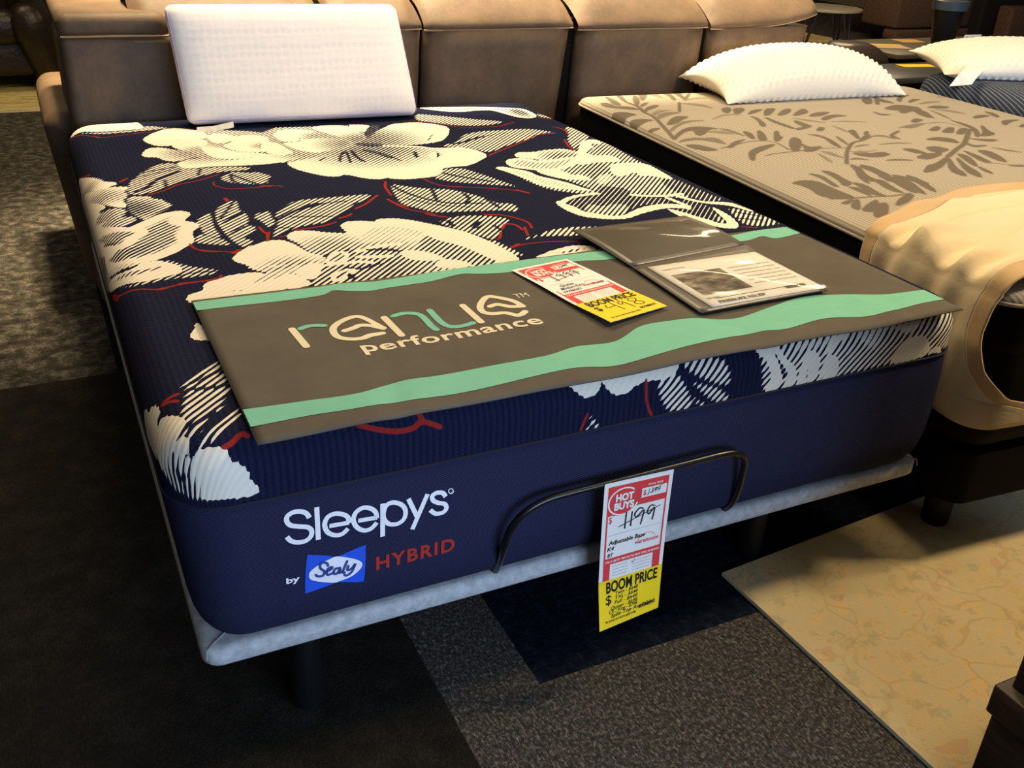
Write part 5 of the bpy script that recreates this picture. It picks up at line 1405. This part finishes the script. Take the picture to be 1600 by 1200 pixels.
far('front_rail', (8.32, 6.75, .05), (9.45, 6.95, .16), M_BROWNFAB); far('seat_front', (8.32, 6.78, .17), (9.45, 7.3, .50), M_BROWNFAB)
far('front_rail', (9.6, 6.4, .05), (10.2, 6.6, .42), M_BROWNFAB)
far('backrest', (8.3, 7.2, .40), (10.8, 7.7, 1.1), M_DARKFAB, .08); far('seat_cushion', (8.4, 6.85, .50), (10.7, 7.3, .66), M_DARKFAB, .05)
far('seat_front', (9.4, 6.62, .04), (10.8, 7.2, .50), M_DARKFAB)
M_DARKTABLE = plain('dark_laminate', rgb(56, 50, 46), .3, .5, var=.06)
tA = empty('console_table', (4.55, 2.95, 0), 'low dark table with a grey top carrying the tall black bin', 'table')
MB().box((4.10, 2.73, .615), (5.30, 3.26, .64), .004).build('table_top', plain('olive_grey_top', rgb(84, 77, 64), .4, .5, var=.05), tA)
MB().box((4.16, 2.80, .002), (5.24, 3.2, .615), .004).build('cabinet_body', M_DARKFAB, tA)
tB = empty('side_table', (3.92, 2.42, 0), 'small dark nightstand with a slate top beside the head of the striped bed', 'table')
MB().box((3.55, 2.26, .59), (4.24, 2.62, .62), .004).build('table_top', plain('slate_top', rgb(74, 74, 80), .3, .5, var=.06), tB)
MB().box((3.59, 2.30, .002), (4.20, 2.58, .59), .004).build('cabinet_body', M_DARKFAB, tB)
rm = empty('adjustable_desk_riser', (3.95, 2.95, 0), 'dark wedge shaped padded panel beyond the right end of the sofa', 'panel')
V, F = loft([(3.87, 2.80, .56, .14, .11), (3.87, 2.80, .60, .17, .13), (3.85, 2.80, .65, .16, .12), (3.83, 2.81, .685, .12, .10), (3.83, 2.81, .70, .08, .07)])
fix_normals(mesh('padded_panel', V, F, M_DARKTABLE, rm)); MB().box((3.80, 2.73, .001), (3.94, 2.87, .57), .01).build('post', M_BLACKPLASTIC, rm)
bn = empty('waste_bin', (4.63, 2.93, .641), 'tall tapered black bin with a grey blue rim standing on the dark table', 'bin')
MB().lathe([(.052, 0), (.058, .004), (.090, .24), (.092, .24), (.086, .236), (.052, .02)], (4.63, 2.93, .641), 32).build('body', M_BLACKPLASTIC, bn)
MB().lathe([(.0885, .196), (.0925, .198), (.0985, .246), (.094, .248), (.0905, .242)], (4.63, 2.93, .641), 32).build('rim', plain('slate_rim', rgb(66, 76, 86), .35, .5), bn)
M_PAPERPINK = plain('pink_paper', rgb(214, 180, 150), .6)
def slip(name, c, sx, sy, rot, label, m, z, second=None):
    r = empty(name, (c[0], c[1], z), label, 'paper')
    cr, sr = math.cos(rot), math.sin(rot)
    Q = lambda x0, y0, x1, y1, h: [(c[0]+x*cr-y*sr, c[1]+x*sr+y*cr, z+h) for x, y in ((x0, y0), (x1, y0), (x1, y1), (x0, y1))]
    q = Q(-sx/2, -sy/2, sx/2, sy/2, .0025)
    mesh('sheet', q+[(x, y, z+.0005) for x, y, _ in q], [(0, 1, 2, 3), (7, 6, 5, 4)]+[(i, 4+i, 4+(i+1) % 4, (i+1) % 4) for i in range(4)], m, r, smooth=False)
    if second: mesh('yellow_strip', Q(-sx/2, sy/2-.3*sy, sx/2, sy/2, .0031), [(0, 1, 2, 3)], second, r, smooth=False)
slip('paper_slip', (4.25, 3.0), .28, .15, -.35, 'pinkish paper with a yellow end lying on the dark table behind the second bed', M_PAPERPINK, .641, M_TAGYEL)
slip('paper_slip', (4.60, 3.14), .16, .12, -.2, 'small yellow paper lying just left of the tall black bin', plain('dull_yellow_paper', rgb(206, 164, 70), .6), .641)
slip('paper_slip', (4.02, 2.52), .20, .08, -.15, 'bright yellow paper at the left tip of the far right pillow', M_TAGYEL, .621)
cd = empty('picture_card', (4.70, 2.78, .641), 'small colourful card standing at the right of the black bin', 'card')
MB().box((4.62, 2.775, .6415), (4.75, 2.781, .725), .001).build('card', M_CARD, cd)
flat('printed_picture', [rect(4.63, .65, 4.70, .715)], lambda x, z: (x, 2.7740, z), M_PHOTO, cd)
